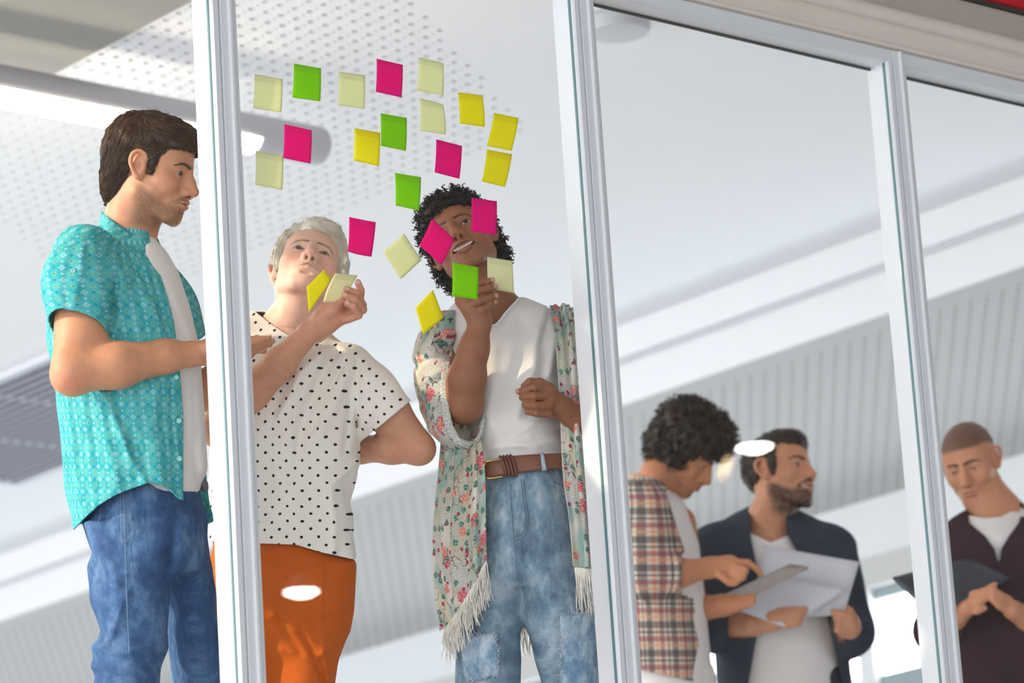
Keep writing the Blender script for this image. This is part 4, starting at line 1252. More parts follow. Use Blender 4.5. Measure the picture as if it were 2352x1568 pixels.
    groom(H, hf, V, dirs, 5000, .06, 7, .003, .0006, 3, hm, hair, jitter=.12, sides=3)
    groom(H, hf, V[V[:, 2] > .09], dirs, 130, .035, 6, .004, .0005, 9, hm, hair, jitter=.5, liftend=.012, name='flyaway_hairs')
    # white T-shirt
    rows = [(540, 262, 350, 0, .07), (580, 225, 385, 0, .13), (620, 190, 408, 0, .165), (700, 165, 437, 0, .165), (800, 160, 459, 0, .155), (900, 160, 467, 0, .15), (1000, 165, 472, 0, .145), (1075, 172, 476, 0, .145), (1125, 190, 462, 0, .14), (1142, 215, 445, 0, .13)]
    f = fbox(rg, 130, 520, 500, 1180, -.2, .2, .007, .05); f.func(rg.loft(rows))
    f.disp(ridges(rg, [([(455, 900), (468, 1080)], 8, .004), ([(440, 1020), (462, 1120)], 7, -.004), ([(430, 880), (440, 1000)], 9, .004), ([(400, 680), (450, 800)], 9, .004)]))
    V, F = f.mesh(2); mesh_obj('t_shirt', to_world(V), F, cotton_white, root, smooth=True, attrs={'uvp': cyl_uv(rg, V, rows)})
    # teal shirt
    rows = [(508, 246, 338, 0, .050), (528, 208, 352, 0, .075), (548, 168, 362, 0, .10), (575, 138, 372, 0, .15), (620, 118, 395, 0, .195), (700, 110, 430, 0, .205), (780, 112, 458, 0, .200), (950, 130, 470, 0, .185), (1100, 150, 480, 0, .180), (1260, 172, 492, 0, .185)]
    f = fbox(rg, 70, 470, 520, 1300, -.25, .32, .0055, .06)
    f.func(rg.loft(rows, 2.2))
    f.chain([P(195, 592, .15), P(182, 650, .205), P(182, 800, .235)], [.078, .074, .062], .05)
    nz = noise3(21, .05)
    rl = ridges(rg, [([(232, 888), (262, 960), (300, 1050), (334, 1108)], 8, .008), ([(262, 900), (300, 1000), (322, 1090)], 12, -.006), ([(225, 890), (245, 1000), (272, 1120)], 9, .006), ([(205, 895), (215, 1010), (232, 1130)], 8, -.004), ([(155, 900), (170, 1050), (190, 1170)], 8, .005),
                     ([(268, 640), (262, 720), (250, 770)], 7, -.011), ([(285, 640), (300, 720), (320, 790)], 14, .006), ([(190, 560), (185, 620), (172, 690)], 8, .005), ([(215, 560), (225, 640), (232, 720)], 8, .004), ([(160, 600), (150, 660), (158, 720)], 6, -.004), ([(350, 640), (385, 740)], 6, -.003), ([(280, 560), (330, 640), (390, 760)], 5, -.004),
                     ([(360, 880), (350, 980), (372, 1110)], 14, .005), ([(395, 880), (398, 1100)], 4, -.0035)])
    f.disp(lambda X, Y, Z: rl(X, Y, Z) + .003 * nz(np.stack([X, Y * .6, Z], -1)))
    V, F = f.mesh(2)
    uv = cyl_uv(rg, V, rows, .16)
    x, y, dep = rg.px(V)
    hem = np.interp(x, [150, 168, 195, 225, 262, 300, 345, 372, 395, 408, 425, 470, 500], [1225, 1216, 1188, 1160, 1138, 1122, 1107, 1113, 1128, 1142, 1150, 1185, 1210])
    hem = np.where(dep < -.05, np.interp(x, [150, 300, 470, 500], [1215, 1165, 1190, 1205]), hem)
    xf = np.interp(y, [500, 545, 575, 600, 640, 690, 740, 800, 870, 950, 1150], [340, 343, 350, 356, 372, 388, 400, 408, 415, 421, 421])
    far = np.interp(y, [500, 560, 700, 800, 1000, 1200], [.0, -.02, -.05, -.09, -.12, -.13])
    g = np.maximum((y - hem) * rg.sc, np.minimum((x - xf) * rg.sc, dep - far))
    # sleeve mouth
    a, b, c = P(128, 748, .22), P(240, 774, .22), P(184, 708, .30); n = np.cross(b - a, c - a); n /= np.linalg.norm(n); n *= -np.sign(n[1])
    sl = np.minimum((V - a) @ n, dep - .165)
    sl = np.minimum(sl, (262 - x) * rg.sc + .0)
    g = np.maximum(g, np.where(y < 900, sl, -1)); g = np.maximum(g, (.0 + 505 - y) * rg.sc)
    V2, F2, (uv2,) = clip_mesh(V, F, g, [uv])
    o = mesh_obj('shirt', to_world(V2), F2, mat_teal(), root, smooth=True, attrs={'uvp': uv2}); o['label'] = 'open teal shirt printed with small diamonds'
    s = o.modifiers.new('cloth', 'SOLIDIFY'); s.thickness = .003; s.offset = -1
    # collar
    col = [[P(236, 487, .0), P(254, 503, .066), P(292, 530, .082), P(326, 552, .070), P(346, 556, .035)],
           [P(230, 506, .0), P(250, 528, .092), P(286, 556, .108), P(320, 576, .094), P(349, 566, .045)],
           [P(228, 524, .0), P(250, 546, .112), P(288, 572, .124), P(314, 584, .110), P(344, 577, .062)]]
    c = sheet('collar', col, MATS['teal_printed_cotton'], o, 28, 10, .003)
    col = [[P(233, 486, .0), P(262, 500, -.055), P(300, 535, -.062), P(340, 556, -.03)], [P(230, 512, .0), P(262, 530, -.075), P(310, 560, -.08), P(352, 575, -.035)]]
    sheet('collar', col, MATS['teal_printed_cotton'], o, 20, 6, .003)
    btn = plain('teal_button', srgb(140, 206, 206), .3)
    for bx, by in ((404, 783), (405, 866), (411, 966), (412, 1053)):
        disc_button(o, rg, bx, by, surf_dep(rg, V2, bx, by) + .001, .0058, btn)
    disc_button(o, rg, 345, 563, .062, .006, btn); disc_button(o, rg, 168, 621, surf_dep(rg, V2, 168, 621) + .001, .0055, btn)
    sheet('lapel', [[P(349, 574, .055), P(378, 630, .06), P(412, 700, .05), P(446, 785, .03)], [P(352, 573, .03), P(390, 622, .03), P(432, 688, .02), P(460, 778, .0)], [P(355, 572, .0), P(402, 614, -.01), P(450, 680, -.03), P(472, 768, -.04)]], MATS['teal_printed_cotton'], o, 24, 8, .003)
    # far shirt tail hanging below the belly
    sheet('shirt_tail', [[P(430, 1085, -.14), P(455, 1085, -.15), P(474, 1090, -.15)], [P(440, 1140, -.15), P(462, 1150, -.16), P(480, 1150, -.15)], [P(448, 1196, -.15), P(470, 1204, -.165), P(493, 1196, -.15)]], MATS['teal_printed_cotton'], o, 12, 12, .003)
    # jeans
    f = fbox(rg, 140, 1060, 540, 1640, -.3, .32, .007, .08)
    rows = [(1080, 178, 452, 0, .135), (1130, 182, 462, 0, .145), (1200, 190, 470, 0, .15), (1270, 212, 474, 0, .15), (1310, 240, 462, 0, .12)]
    f.func(rg.loft(rows))
    ll = [(1200, 192, 420, .075, .085), (1262, 214, 408, .085, .088), (1300, 197, 402, .09, .09), (1380, 206, 392, .10, .092), (1450, 230, 384, .10, .088), (1490, 212, 388, .105, .09), (1530, 213, 372, .105, .085), (1600, 222, 360, .10, .08)]
    f.func(rg.loft(ll), .03)
    lr = [(1200, 330, 470, -.075, .08), (1300, 345, 488, -.09, .085), (1400, 368, 498, -.10, .082), (1480, 385, 507, -.10, .08), (1600, 400, 515, -.10, .075)]
    f.func(rg.loft(lr), .03)
    nz = noise3(31, .045)
    rl = ridges(rg, [([(225, 1260), (262, 1300), (275, 1400), (258, 1460)], 10, .006), ([(290, 1360), (262, 1440), (240, 1480)], 8, .006), ([(205, 1480), (260, 1500), (350, 1490)], 9, .008), ([(210, 1530), (280, 1525), (350, 1540)], 8, .006), ([(405, 1160), (400, 1250), (385, 1330)], 8, -.006), ([(440, 1150), (448, 1220), (425, 1270)], 5, .004), ([(282, 1130), (290, 1300), (300, 1500)], 3, .003), ([(350, 1290), (300, 1310), (270, 1330)], 16, .004)])
    f.disp(lambda X, Y, Z: rl(X, Y, Z) + .003 * nz(np.stack([X, Y * .7, Z], -1)))
    V, F = f.mesh(1)
    rowsu = [(1080, 180, 460), (1600, 215, 512)]
    uv = cyl_uv(rg, V, [(a, b, c, 0, 0) for a, b, c in rowsu], .16)
    parts = [(to_world(V), F, {'uvp': uv})]
    f2 = leg_field(base)
    a1 = leg_down(f2, P(291, 1575, .10), .074, .06); a2 = leg_down(f2, P(457, 1575, -.10), .060, .055)
    v2, q2 = f2.mesh(1); parts.append((to_world(v2), q2, {'uvp': cyl_uv(rg, v2, [(a, b, c, 0, 0) for a, b, c in rowsu], .16)}))
    jv, jf, ja = join(parts)
    dn = mat_denim('blue_denim', srgb(40, 60, 96), srgb(62, 92, 134), srgb(108, 140, 174), .52, 12)
    jo = mesh_obj('jeans', jv, jf, dn, root, smooth=True, attrs=ja)
    # seams
    th = plain('denim_thread', srgb(112, 140, 172), .8)
    paths = []
    for pts in ([(282, 1125), (286, 1180), (287, 1240), (290, 1340), (294, 1440), (297, 1500)], [(276, 1130), (279, 1238), (285, 1240)], [(232, 1165), (226, 1205)]):
        q = catmull([(px_, py_, 0) for px_, py_ in pts], 40)
        paths.append(to_world(np.array([P(u, w, surf_dep(rg, V, u, w, 9) + .0008) for u, w, _ in q])))
    tv, tf = tube_mesh(paths, [.0008] * len(paths), 5); mesh_obj('seam_stitching', tv, tf, th, jo)
    bk = P(463, 1108, -.02); box_v = plain('belt_buckle_grey', srgb(84, 88, 104), .4)
    f = Field(bk - .05, bk + .05, .003); f.cone(P(452, 1098, .0), P(468, 1112, -.01), .010, .010); f.cone(P(462, 1098, 0), P(470, 1122, -.01), .009, .009, .006)
    v, q = f.mesh(1); mesh_obj('belt_end', to_world(v), q, box_v, jo, smooth=True)
    shoes(root, [(a1, (.6, -.9)), (a2, (.6, -.9))], plain('brown_leather', srgb(96, 66, 48), .5), None)
    return root
build_man()
def build_grey():
    rg = Rig(9.14, 620); P = rg.P
    base = to_world(P(640, 1400, 0)); root = empty('person', floor_under(base), 'grey-haired woman in a white polka-dot blouse and orange trousers, holding up a cream note', 'person')
    tone = srgb(232, 188, 166)
    W = lambda x, y, d=0: to_world(P(x, y, d))
    H = Head(705, 627, 9.14, 14.2, 27.0, -16.0, 1.0, jaw=.95, wide=.98, fem=1, frown=.85, lipf=.55, lids=1.12, nose=1.08, mw=1.12, neckr=.044,
             neck=[(None, .043, W(676, 735, -.045), .047, .025), (W(676, 735, -.045), .048, W(668, 800, -.03), .06, .04), (W(665, 760, -.02), .05, W(585, 790, -.02), .04, .05), (W(672, 760, -.02), .05, W(760, 815, -.02), .04, .05)],
             chest=[(W(665, 830, -.01), (.12, .07, .07))])
    def cords(V, col, blend): pass
    for q, a in ((-1, .012), (1, .012)):
        H.f.cone(H.loc(W(665 + 14 * q, 690, .035)), H.loc(W(668 + 5 * q, 755, .035)), .006, .007, .015)
    hv = H.build(tone, srgb(212, 152, 134), srgb(116, 94, 78), brow_w=.0034, cheek=srgb(230, 150, 134))
    # arms: right forearm raised with the note, left arm akimbo
    f = fbox(rg, 440, 620, 1000, 1100, -.35, .30, .0028, .05)
    e1, w1 = P(500, 985, .10), P(712, 762, .20)
    f.chain([P(566, 820, .0), P(522, 890, .05), e1], [.044, .044, .040], .02)
    f.chain([e1, P(575, 902, .13), P(640, 838, .165), w1], [.040, .043, .036, .0255], .02)
    # hand (palm up, fingers curling towards the camera over the note)
    f.chain([w1, P(742, 742, .205), P(778, 722, .205)], [.0255, .030, .029], .014, sq=((.5, .75, .2), .74))
    f.ell(P(757, 716, .215), (.032, .022, .020), .015)
    tips = []
    FI = [  # knuckle, pip, dip, tip
        ([P(800, 712, .200), P(826, 693, .205), P(829, 668, .220), P(822, 648, .226)], [.0112, .0100, .0090, .0078]),
        ([P(804, 716, .210), P(832, 701, .220), P(820, 674, .244), P(795, 664, .252)], [.0115, .0105, .0095, .0082]),
        ([P(803, 724, .218), P(833, 711, .232), P(815, 687, .258), P(791, 678, .264)], [.0112, .0102, .0092, .0080]),
        ([P(796, 734, .225), P(824, 724, .240), P(813, 704, .262), P(797, 696, .266)], [.0102, .0092, .0082, .0072])]
    for pts, rad in FI:
        f.chain(pts, rad, .003); tips.append((pts[3], pts[2], (.15, .35, 1), rad[3]))
    f.chain([P(735, 735, .225), P(765, 712, .235), P(790, 690, .232)], [.017, .014, .010], .008)
    # left arm
    e2 = P(962, 1030, -.02)
    f.chain([P(800, 850, .0), P(890, 945, .0), e2], [.058, .050, .038], .02)
    f.chain([e2, P(900, 1028, -.04), P(825, 1032, -.09), P(770, 1040, -.11)], [.034, .036, .031, .026], .02)
    f.ell(P(970, 1035, -.02), (.022, .022, .022), .015)
    av, af = f.mesh(1); ac = np.tile(np.array(srgb(206, 150, 120)), (len(av), 1))
    x, y, d = rg.px(av); pk = (np.exp(-(np.hypot(x - 775, y - 725) / 45) ** 2) * .5)[:, None]; ac = ac * (1 - pk) + np.array(srgb(214, 150, 130)) * pk
    f = fbox(rg, 480, 1150, 860, 1700, -.3, .3, .014, .1)
    f.chain([P(640, 1180, 0), P(570, 1400, .0), P(560, 1600, .0)], [.06, .05, .04], .05); f.chain([P(660, 1180, 0), P(715, 1400, 0), P(700, 1600, 0)], [.06, .05, .04], .05)
    lv, lf = f.mesh(1)
    body_obj(root, [hv, (to_world(av), af, {'col': ac}), (to_world(lv), lf, skin_cols(lv, tone))])
    nails(root, tips, NAIL_L); H.eye_parts(root, srgb(112, 122, 104), look=(2, 4))
    # hair: swept short crop
    hf = Field((-.12, -.16, -.17), (.12, .13, .165), .003)
    hf.ell((0, -.022, .044), (.086, .106, .092)); hf.ell((.012, .035, .088), (.060, .050, .036), .03); hf.ell((-.062, .005, .02), (.024, .055, .055), .02); hf.ell((.064, .005, .02), (.026, .055, .058), .02)
    hf.ell((0, -.07, -.06), (.058, .046, .075), .03)
    poly = [(.098, .076), (.110, .100), (.09, .17), (-.20, .17), (-.20, -.10), (-.11, -.150), (-.055, -.120), (-.028, -.060), (-.024, .012), (-.004, .030), (.010, .012), (.015, -.022), (.028, -.012), (.038, .022), (.046, .048), (.064, .068)]
    hf.func(lambda X, Y, Z: -poly_sd(Y + 0.10 * (np.abs(X) - .07) * 0, Z, poly), .006, sub=True)
    nz = noise3(41, .014); hf.disp(lambda X, Y, Z: .0035 * nz(np.stack([X, Y, Z], -1)))
    V, F = hf.mesh(1)
    hm = hair_mat('silver_blonde_hair', srgb(222, 212, 192), srgb(255, 252, 244), .5)
    hair = mesh_obj('hair', H.world(V), F, hm, root, smooth=True, attrs={'tint': np.full(len(V), .6)})
    def dirs(p):
        top = smoothstep(.03, .085, p[:, 2])[:, None]; bk = smoothstep(-.01, -.06, p[:, 1])[:, None]
        sd = np.sign(p[:, :1] + .02)
        side = np.array([0, -.75, -.75]); tp = np.array([1.0, -.35, .0]) * np.where(p[:, :1] < -.03, -.5, 1); back = np.array([0, -.2, -1.0])
        d = side * (1 - top) + tp * top; return d * (1 - bk) + back * bk
    groom(H, hf, V, dirs, 7000, .06, 7, .004, .0006, 4, hm, hair, jitter=.16, sides=3)
    groom(H, hf, V[V[:, 2] > .08], dirs, 160, .05, 7, .006, .0004, 8, hm, hair, jitter=.6, liftend=.014, name='flyaway_hairs')
    # blouse
    rows = [(716, 560, 640, -.03, .04), (740, 540, 700, -.03, .075), (770, 525, 752, -.02, .10), (800, 512, 792, -.01, .115), (830, 505, 812, 0, .125), (880, 498, 818, 0, .13), (950, 492, 820, .005, .135), (1020, 484, 824, .005, .135), (1060, 480, 825, .005, .13), (1110, 478, 814, .005, .128), (1160, 476, 806, .005, .13), (1230, 474, 808, .005, .135), (1310, 472, 812, .005, .14)]
    f = fbox(rg, 430, 690, 960, 1340, -.22, .22, .005, .05)
    f.func(rg.loft(rows, 2.3))
    f.chain([P(800, 856, .0), P(850, 906, .0), P(915, 982, .0)], [.068, .067, .066], .03)
    f.chain([P(560, 790, .0), P(530, 870, .04)], [.06, .058], .03)
    rl = ridges(rg, [([(740, 800), (690, 860), (640, 960)], 10, .011), ([(770, 810), (730, 880), (690, 1000), (670, 1100)], 12, -.012), ([(752, 800), (712, 870), (668, 980)], 6, .006), ([(790, 830), (752, 900), (716, 990)], 6, -.007), ([(800, 850), (770, 930), (730, 1000)], 10, .006), ([(815, 870), (800, 960), (790, 1040)], 8, -.006), ([(680, 860), (668, 1000), (680, 1200)], 14, .006), ([(820, 830), (822, 900), (818, 980)], 5, -.008), ([(820, 1060), (790, 1090), (760, 1110)], 7, .006), ([(640, 900), (620, 1050), (615, 1200)], 12, -.005), ([(760, 1130), (770, 1200), (765, 1270)], 10, .006)])
    nz = noise3(43, .05); f.disp(lambda X, Y, Z: rl(X, Y, Z) + .0035 * nz(np.stack([X, Y * .6, Z], -1)))
    V, F = f.mesh(2); x, y, dep = rg.px(V); uv = np.stack([x * rg.sc + .35 * dep, -y * rg.sc, 0 * x], -1)
    hem = np.interp(x, [470, 600, 680, 740, 808], [1240, 1247, 1250, 1268, 1283])
    nk = np.interp(x, [560, 585, 620, 660, 700, 735, 760], [700, 714, 742, 768, 782, 788, 770]); nk = np.where(dep < -.02, nk - 40, nk)
    # left sleeve mouth line (918,940)->(838,1006)
    a, b = np.array((921, 938.)), np.array((836, 1008.)); n = np.array((b[1] - a[1], -(b[0] - a[0]))); n /= np.linalg.norm(n); n *= np.sign(n[0])
    sl = ((x - a[0]) * n[0] + (y - a[1]) * n[1]) * rg.sc; sl = np.where(x > 827, sl, -1)
    g = np.maximum.reduce([(y - hem) * rg.sc, np.where((x > 560) & (x < 760), (nk - y) * rg.sc, -1), sl])
    V2, F2, (uv2,) = clip_mesh(V, F, g, [uv])
    o = mesh_obj('blouse', to_world(V2), F2, mat_polka(), root, smooth=True, attrs={'uvp': uv2}); o['label'] = 'white blouse with small black dots'
    s = o.modifiers.new('cloth', 'SOLIDIFY'); s.thickness = .0025; s.offset = -1
    # trousers
    f = fbox(rg, 440, 1180, 860, 1640, -.25, .25, .007, .06)
    f.func(rg.loft([(1200, 492, 802, 0, .125), (1260, 488, 799, 0, .125), (1330, 492, 801, 0, .13), (1400, 500, 800, 0, .12), (1450, 530, 790, 0, .10), (1500, 570, 740, 0, .06), (1530, 610, 680, 0, .02)]))
    f.func(rg.loft([(1300, 500, 660, 0, .10), (1420, 504, 640, 0, .095), (1560, 512, 632, 0, .085), (1620, 515, 634, 0, .08)]), .05)
    f.func(rg.loft([(1300, 640, 806, 0, .10), (1400, 645, 796, .0, .095), (1500, 640, 780, .01, .088), (1620, 636, 762, .01, .08)]), .05)
    rl = ridges(rg, [([(618, 1296), (680, 1318), (745, 1300)], 7, .007), ([(630, 1410), (700, 1425), (780, 1395)], 8, .007), ([(660, 1330), (640, 1420), (690, 1500)], 7, -.006), ([(690, 1450), (725, 1510), (745, 1568)], 6, -.009), ([(740, 1300), (735, 1400), (752, 1568)], 5, .006), ([(650, 1490), (720, 1510), (770, 1490)], 7, .006)])
    f.disp(rl); V, F = f.mesh(1); parts = [(to_world(V), F, {'uvp': cyl_uv(rg, V, [(1200, 490, 805, 0, 0), (1620, 510, 770, 0, 0)], .15)})]
    f2 = leg_field(base)
    a1 = leg_down(f2, P(573, 1600, .0), .055, .042); a2 = leg_down(f2, P(700, 1600, .01), .060, .042)
    v2, q2 = f2.mesh(1); parts.append((to_world(v2), q2, {'uvp': cyl_uv(rg, v2, [(1200, 490, 805, 0, 0), (1620, 510, 770, 0, 0)], .15)}))
    jv, jf, ja = join(parts); mesh_obj('trousers', jv, jf, mat_cotton('orange_twill', srgb(196, 94, 28), .07), root, smooth=True, attrs=ja)
    shoes(root, [(a1, (-.7, -.7)), (a2, (-.5, -.8))], plain('tan_leather', srgb(170, 130, 96), .5), None)
    # the note between thumb and fingers
    note('cream', [(770, 627), (822, 632), (791, 697), (742, 694)], 'cream sticky note pinched in the fingers of the grey-haired woman', D=8.955, curl=0, bend=-.06, dd=(.0, .0, .0, .0))
    return root
build_grey()
def fringe(parent, starts, length, down, rad=.0011, seed=5, n_per=1, mat=None, name='fringe'):
    g = np.random.default_rng(seed); paths = []; rr = []
    for p in starts:
        L = length * g.uniform(.75, 1.15); w = g.normal(0, .006, 2); k = 7; ph = g.uniform(0, 6)
        t = np.linspace(0, 1, k)[:, None]
        side = np.array([1.0, 0, 0]) * w[0] + np.array([0, 0, 1.0]) * w[1]
        q = p + down * L * t + side * t ** 1.5 + np.array([1, 0, .3]) * .0022 * np.sin(ph + 7 * t) * t
        paths.append(to_world(q)); rr.append(rad * g.uniform(.7, 1.3) * np.interp(t[:, 0], [0, .8, 1], [1, .9, .5]))
    V, F = tube_mesh(paths, rr, 4)
    o = mesh_obj(name, V, F, mat, parent, smooth=True); o['kind'] = 'stuff'
    return o
def build_curly():
    rg = Rig(9.22, 620); P = rg.P
    base = to_world(P(1190, 1400, 0)); root = empty('person', floor_under(base), 'smiling curly-haired woman in a flowered kimono, white T-shirt and patched jeans', 'person')
    tone = srgb(150, 98, 70)
    W = lambda x, y, d=0: to_world(P(x, y, d))
    H = Head(1063, 560, 9.22, -14.4, 15.0, 23.8, .99, jaw=.90, wide=.97, fem=1, smile=1.0, open_mouth=1.9, lipf=1.1, lids=1.1, nose=1.1, mw=1.0, neckr=.045,
             neck=[(None, .044, W(1118, 690, -.04), .047, .025), (W(1118, 690, -.04), .048, W(1125, 760, -.03), .07, .04), (W(1120, 715, -.03), .045, W(1060, 750, -.04), .03, .05), (W(1125, 715, -.03), .045, W(1215, 735, -.03), .035, .05)],
             chest=[(W(1130, 790, -.02), (.11, .07, .07))])
    hv = H.build(tone, srgb(158, 88, 80), srgb(30, 20, 16), brow_w=.0036, cheek=srgb(166, 100, 72))
    f = fbox(rg, 990, 640, 1420, 1080, -.1, .3, .0026)
    e1, w1 = P(1066, 930, .13), P(1103, 738, .20)
    f.chain([P(1005, 800, .0), P(1030, 880, .07), e1], [.046, .046, .043], .02)
    f.chain([e1, P(1072, 870, .16), P(1088, 800, .185), w1], [.043, .0435, .034, .0260], .02)
    f.chain([w1, P(1092, 712, .205), P(1070, 688, .205)], [.026, .0285, .027], .014, sq=((.3, .2, 1), .75))
    tips = []
    FI = [([P(1060, 668, .212), P(1092, 652, .226), P(1117, 647, .222), P(1130, 644, .218)], [.0108, .0095, .0086, .0075]),
          ([P(1062, 685, .216), P(1096, 669, .236), P(1122, 662, .230), P(1136, 659, .222)], [.0110, .0098, .0088, .0077]),
          ([P(1073, 706, .214), P(1100, 691, .238), P(1124, 684, .232), P(1137, 680, .222)], [.0108, .0095, .0086, .0075]),
          ([P(1088, 722, .206), P(1109, 709, .226), P(1125, 701, .224), P(1135, 695, .216)], [.0098, .0085, .0078, .0068])]
    for pts, rad in FI: f.chain(pts, rad, .003); tips.append((pts[3], pts[2], (.5, .3, 1), rad[3]))
    f.chain([P(1092, 715, .19), P(1116, 690, .170), P(1133, 655, .163), P(1138, 640, .163)], [.016, .012, .0105, .009], .006)
    e2, w2 = P(1372, 1012, .06), P(1290, 935, .14)
    f.chain([P(1338, 860, .0), e2], [.046, .042], .02); f.chain([e2, P(1340, 975, .10), w2], [.041, .038, .0265], .02)
    f.chain([w2, P(1262, 918, .16)], [.0265, .030], .012, sq=((.3, .2, 1), .8)); f.ell(P(1255, 917, .160), (.026, .042, .020), .012)
    FJ = [([P(1258, 888, .172), P(1226, 890, .190), P(1204, 896, .182), P(1192, 899, .172)], [.0108, .0100, .0090, .0076]),
          ([P(1262, 908, .178), P(1226, 910, .198), P(1204, 911, .184), P(1199, 913, .168)], [.0108, .0102, .0092, .0078]),
          ([P(1264, 930, .176), P(1228, 931, .196), P(1207, 929, .182), P(1206, 929, .165)], [.0104, .0098, .0090, .0078]),
          ([P(1262, 950, .170), P(1232, 949, .186), P(1213, 945, .174), P(1212, 944, .160)], [.0095, .0088, .0080, .0070])]
    for pts, rad in FJ: f.chain(pts, rad, .0025)
    tips.append((FJ[0][0][3], FJ[0][0][2], (-.6, .3, 1), .0076))
    f.chain([P(1262, 892, .150), P(1240, 880, .160), P(1218, 878, .166), P(1204, 886, .164)], [.014, .012, .0105, .0085], .006)
    av, af = f.mesh(1); ac = np.tile(np.array(tone) * (.98, .96, .95), (len(av), 1))
    f = fbox(rg, 1020, 1080, 1400, 1640, -.2, .2, .014)
    f.chain([P(1190, 1120, 0), P(1125, 1400, 0), P(1118, 1600, 0)], [.06, .045, .04], .05); f.chain([P(1200, 1120, 0), P(1285, 1400, 0), P(1310, 1600, 0)], [.06, .045, .04], .05)
    lv, lf = f.mesh(1)
    body_obj(root, [hv, (to_world(av), af, {'col': ac}), (to_world(lv), lf, skin_cols(lv, tone))])
    nails(root, tips, NAIL_D); H.eye_parts(root, srgb(48, 28, 18), look=(6, 5)); H.teeth(root)
    # curly hair
    hf = Field((-.13, -.16, -.14), (.13, .13, .165), .0035)
    hf.ell((0, -.026, .046), (.090, .104, .090)); hf.ell((0, .03, .085), (.066, .055, .04), .03); hf.ell((0, -.05, -.03), (.086, .06, .075), .03)
    poly = [(.086, .064), (.105, .085), (.09, .17), (-.20, .17), (-.20, -.09), (-.10, -.115), (-.045, -.100), (-.026, -.055), (-.022, .0), (.0, .012), (.022, .0), (.034, .030), (.050, .050)]
    hf.func(lambda X, Y, Z: -poly_sd(Y, Z, poly), .006, sub=True)
    nz = noise3(51, .014); hf.disp(lambda X, Y, Z: .004 * (Y < .03) * nz(np.stack([X, Y, Z], -1)))
    V, F = hf.mesh(1); hm = hair_mat('black_curly_hair', srgb(9, 8, 7), srgb(44, 33, 27), .5)
    hair = mesh_obj('hair', H.world(V), F, hm, root, smooth=True, attrs={'tint': np.full(len(V), .05)})
    g = np.random.default_rng(6); idx = g.permutation(len(V))[:1500]; nn = field_normal(hf, V[idx].astype(float)); paths = []; rr = []; tint = []
    for p, n in zip(V[idx], nn):
        if p[1] > .075 and p[2] < .062: continue
        d = n + g.normal(0, .35, 3) + np.array([0, 0, -.35]); d /= np.linalg.norm(d); a = np.cross(d, g.normal(0, 1, 3)); a /= np.linalg.norm(a); b = np.cross(d, a)
        L = g.uniform(.012, .027) * (1.0 if p[2] > -.02 else 1.15); R_ = g.uniform(.0030, .0055); tr = g.uniform(1.6, 2.6); k = 18; t = np.linspace(0, 1, k); ph = g.uniform(0, 6.28)
        rad = R_ * np.minimum(1, .25 + 2.5 * t) * (1 - .3 * t)
        q = p - n * .005 + d * (t * L)[:, None] + a * (rad * np.cos(ph + tr * 6.28 * t))[:, None] + b * (rad * np.sin(ph + tr * 6.28 * t))[:, None]
        paths.append(H.world(q)); rr.append(.0023 * g.uniform(.7, 1.2) * np.interp(t, [0, .7, 1], [1, .9, .35])); tint.append(np.full(k * 4, g.beta(1.3, 3.0)))
    tv, tf = tube_mesh(paths, rr, 4); o = mesh_obj('curls', tv, tf, hm, hair, smooth=True, attrs={'tint': np.concatenate(tint)}); o['kind'] = 'stuff'
    # T-shirt
    rows = [(682, 1056, 1205, -.03, .06), (705, 1034, 1262, -.02, .088), (730, 1014, 1292, -.02, .105), (780, 1016, 1300, -.01, .115), (850, 1034, 1298, 0, .12), (950, 1062, 1294, 0, .112), (1030, 1100, 1294, 0, .105), (1070, 1106, 1294, 0, .10)]
    f = fbox(rg, 1000, 670, 1320, 1090, -.14, .16, .005); f.func(rg.loft(rows, 2.2))
    rl = ridges(rg, [([(1235, 760), (1225, 850), (1190, 950)], 12, .011), ([(1200, 740), (1195, 830), (1150, 930)], 13, -.009), ([(1280, 760), (1262, 860)], 10, .009), ([(1262, 720), (1240, 800)], 9, -.008), ([(1250, 950), (1200, 990), (1140, 1010)], 9, .007), ([(1120, 960), (1160, 1010), (1230, 1030)], 10, .004), ([(1110, 1030), (1190, 1022), (1280, 1012)], 8, .007), ([(1230, 1000), (1285, 985)], 7, -.005), ([(1135, 800), (1130, 900), (1120, 980)], 12, .004)])
    f.disp(rl); V, F = f.mesh(2); uv = cyl_uv(rg, V, rows); x, y, dep = rg.px(V)
    nk = np.interp(x, [1040, 1062, 1135, 1191, 1210], [690, 714, 747, 684, 660]); nk = np.where(dep < -.03, 680, nk)
    V2, F2, (uv2,) = clip_mesh(V, F, np.maximum((nk - y) * rg.sc, (y - 1064) * rg.sc), [uv])
    ts = mesh_obj('t_shirt', to_world(V2), F2, cotton_white, root, smooth=True, attrs={'uvp': uv2}); s = ts.modifiers.new('cloth', 'SOLIDIFY'); s.thickness = .002; s.offset = -1
    band = [(1062, 714), (1098, 730), (1135, 747), (1162, 718), (1191, 686)]
    q = np.array([P(a, b, surf_dep(rg, V2, a, b + 3, 8) + .001) for a, b in band]); tv, tf = tube_mesh([to_world(catmull(q, 30))], [.0028], 6); mesh_obj('neckband', tv, tf, plain('white_rib', srgb(238, 238, 238), .9), ts, smooth=True)
    # jeans
    f = fbox(rg, 1020, 1050, 1400, 1620, -.2, .2, .006)
    f.func(rg.loft([(1062, 1104, 1300, 0, .102), (1100, 1098, 1312, 0, .108), (1180, 1082, 1332, 0, .122), (1260, 1068, 1346, 0, .128), (1320, 1075, 1345, 0, .115), (1345, 1110, 1310, 0, .09)]))
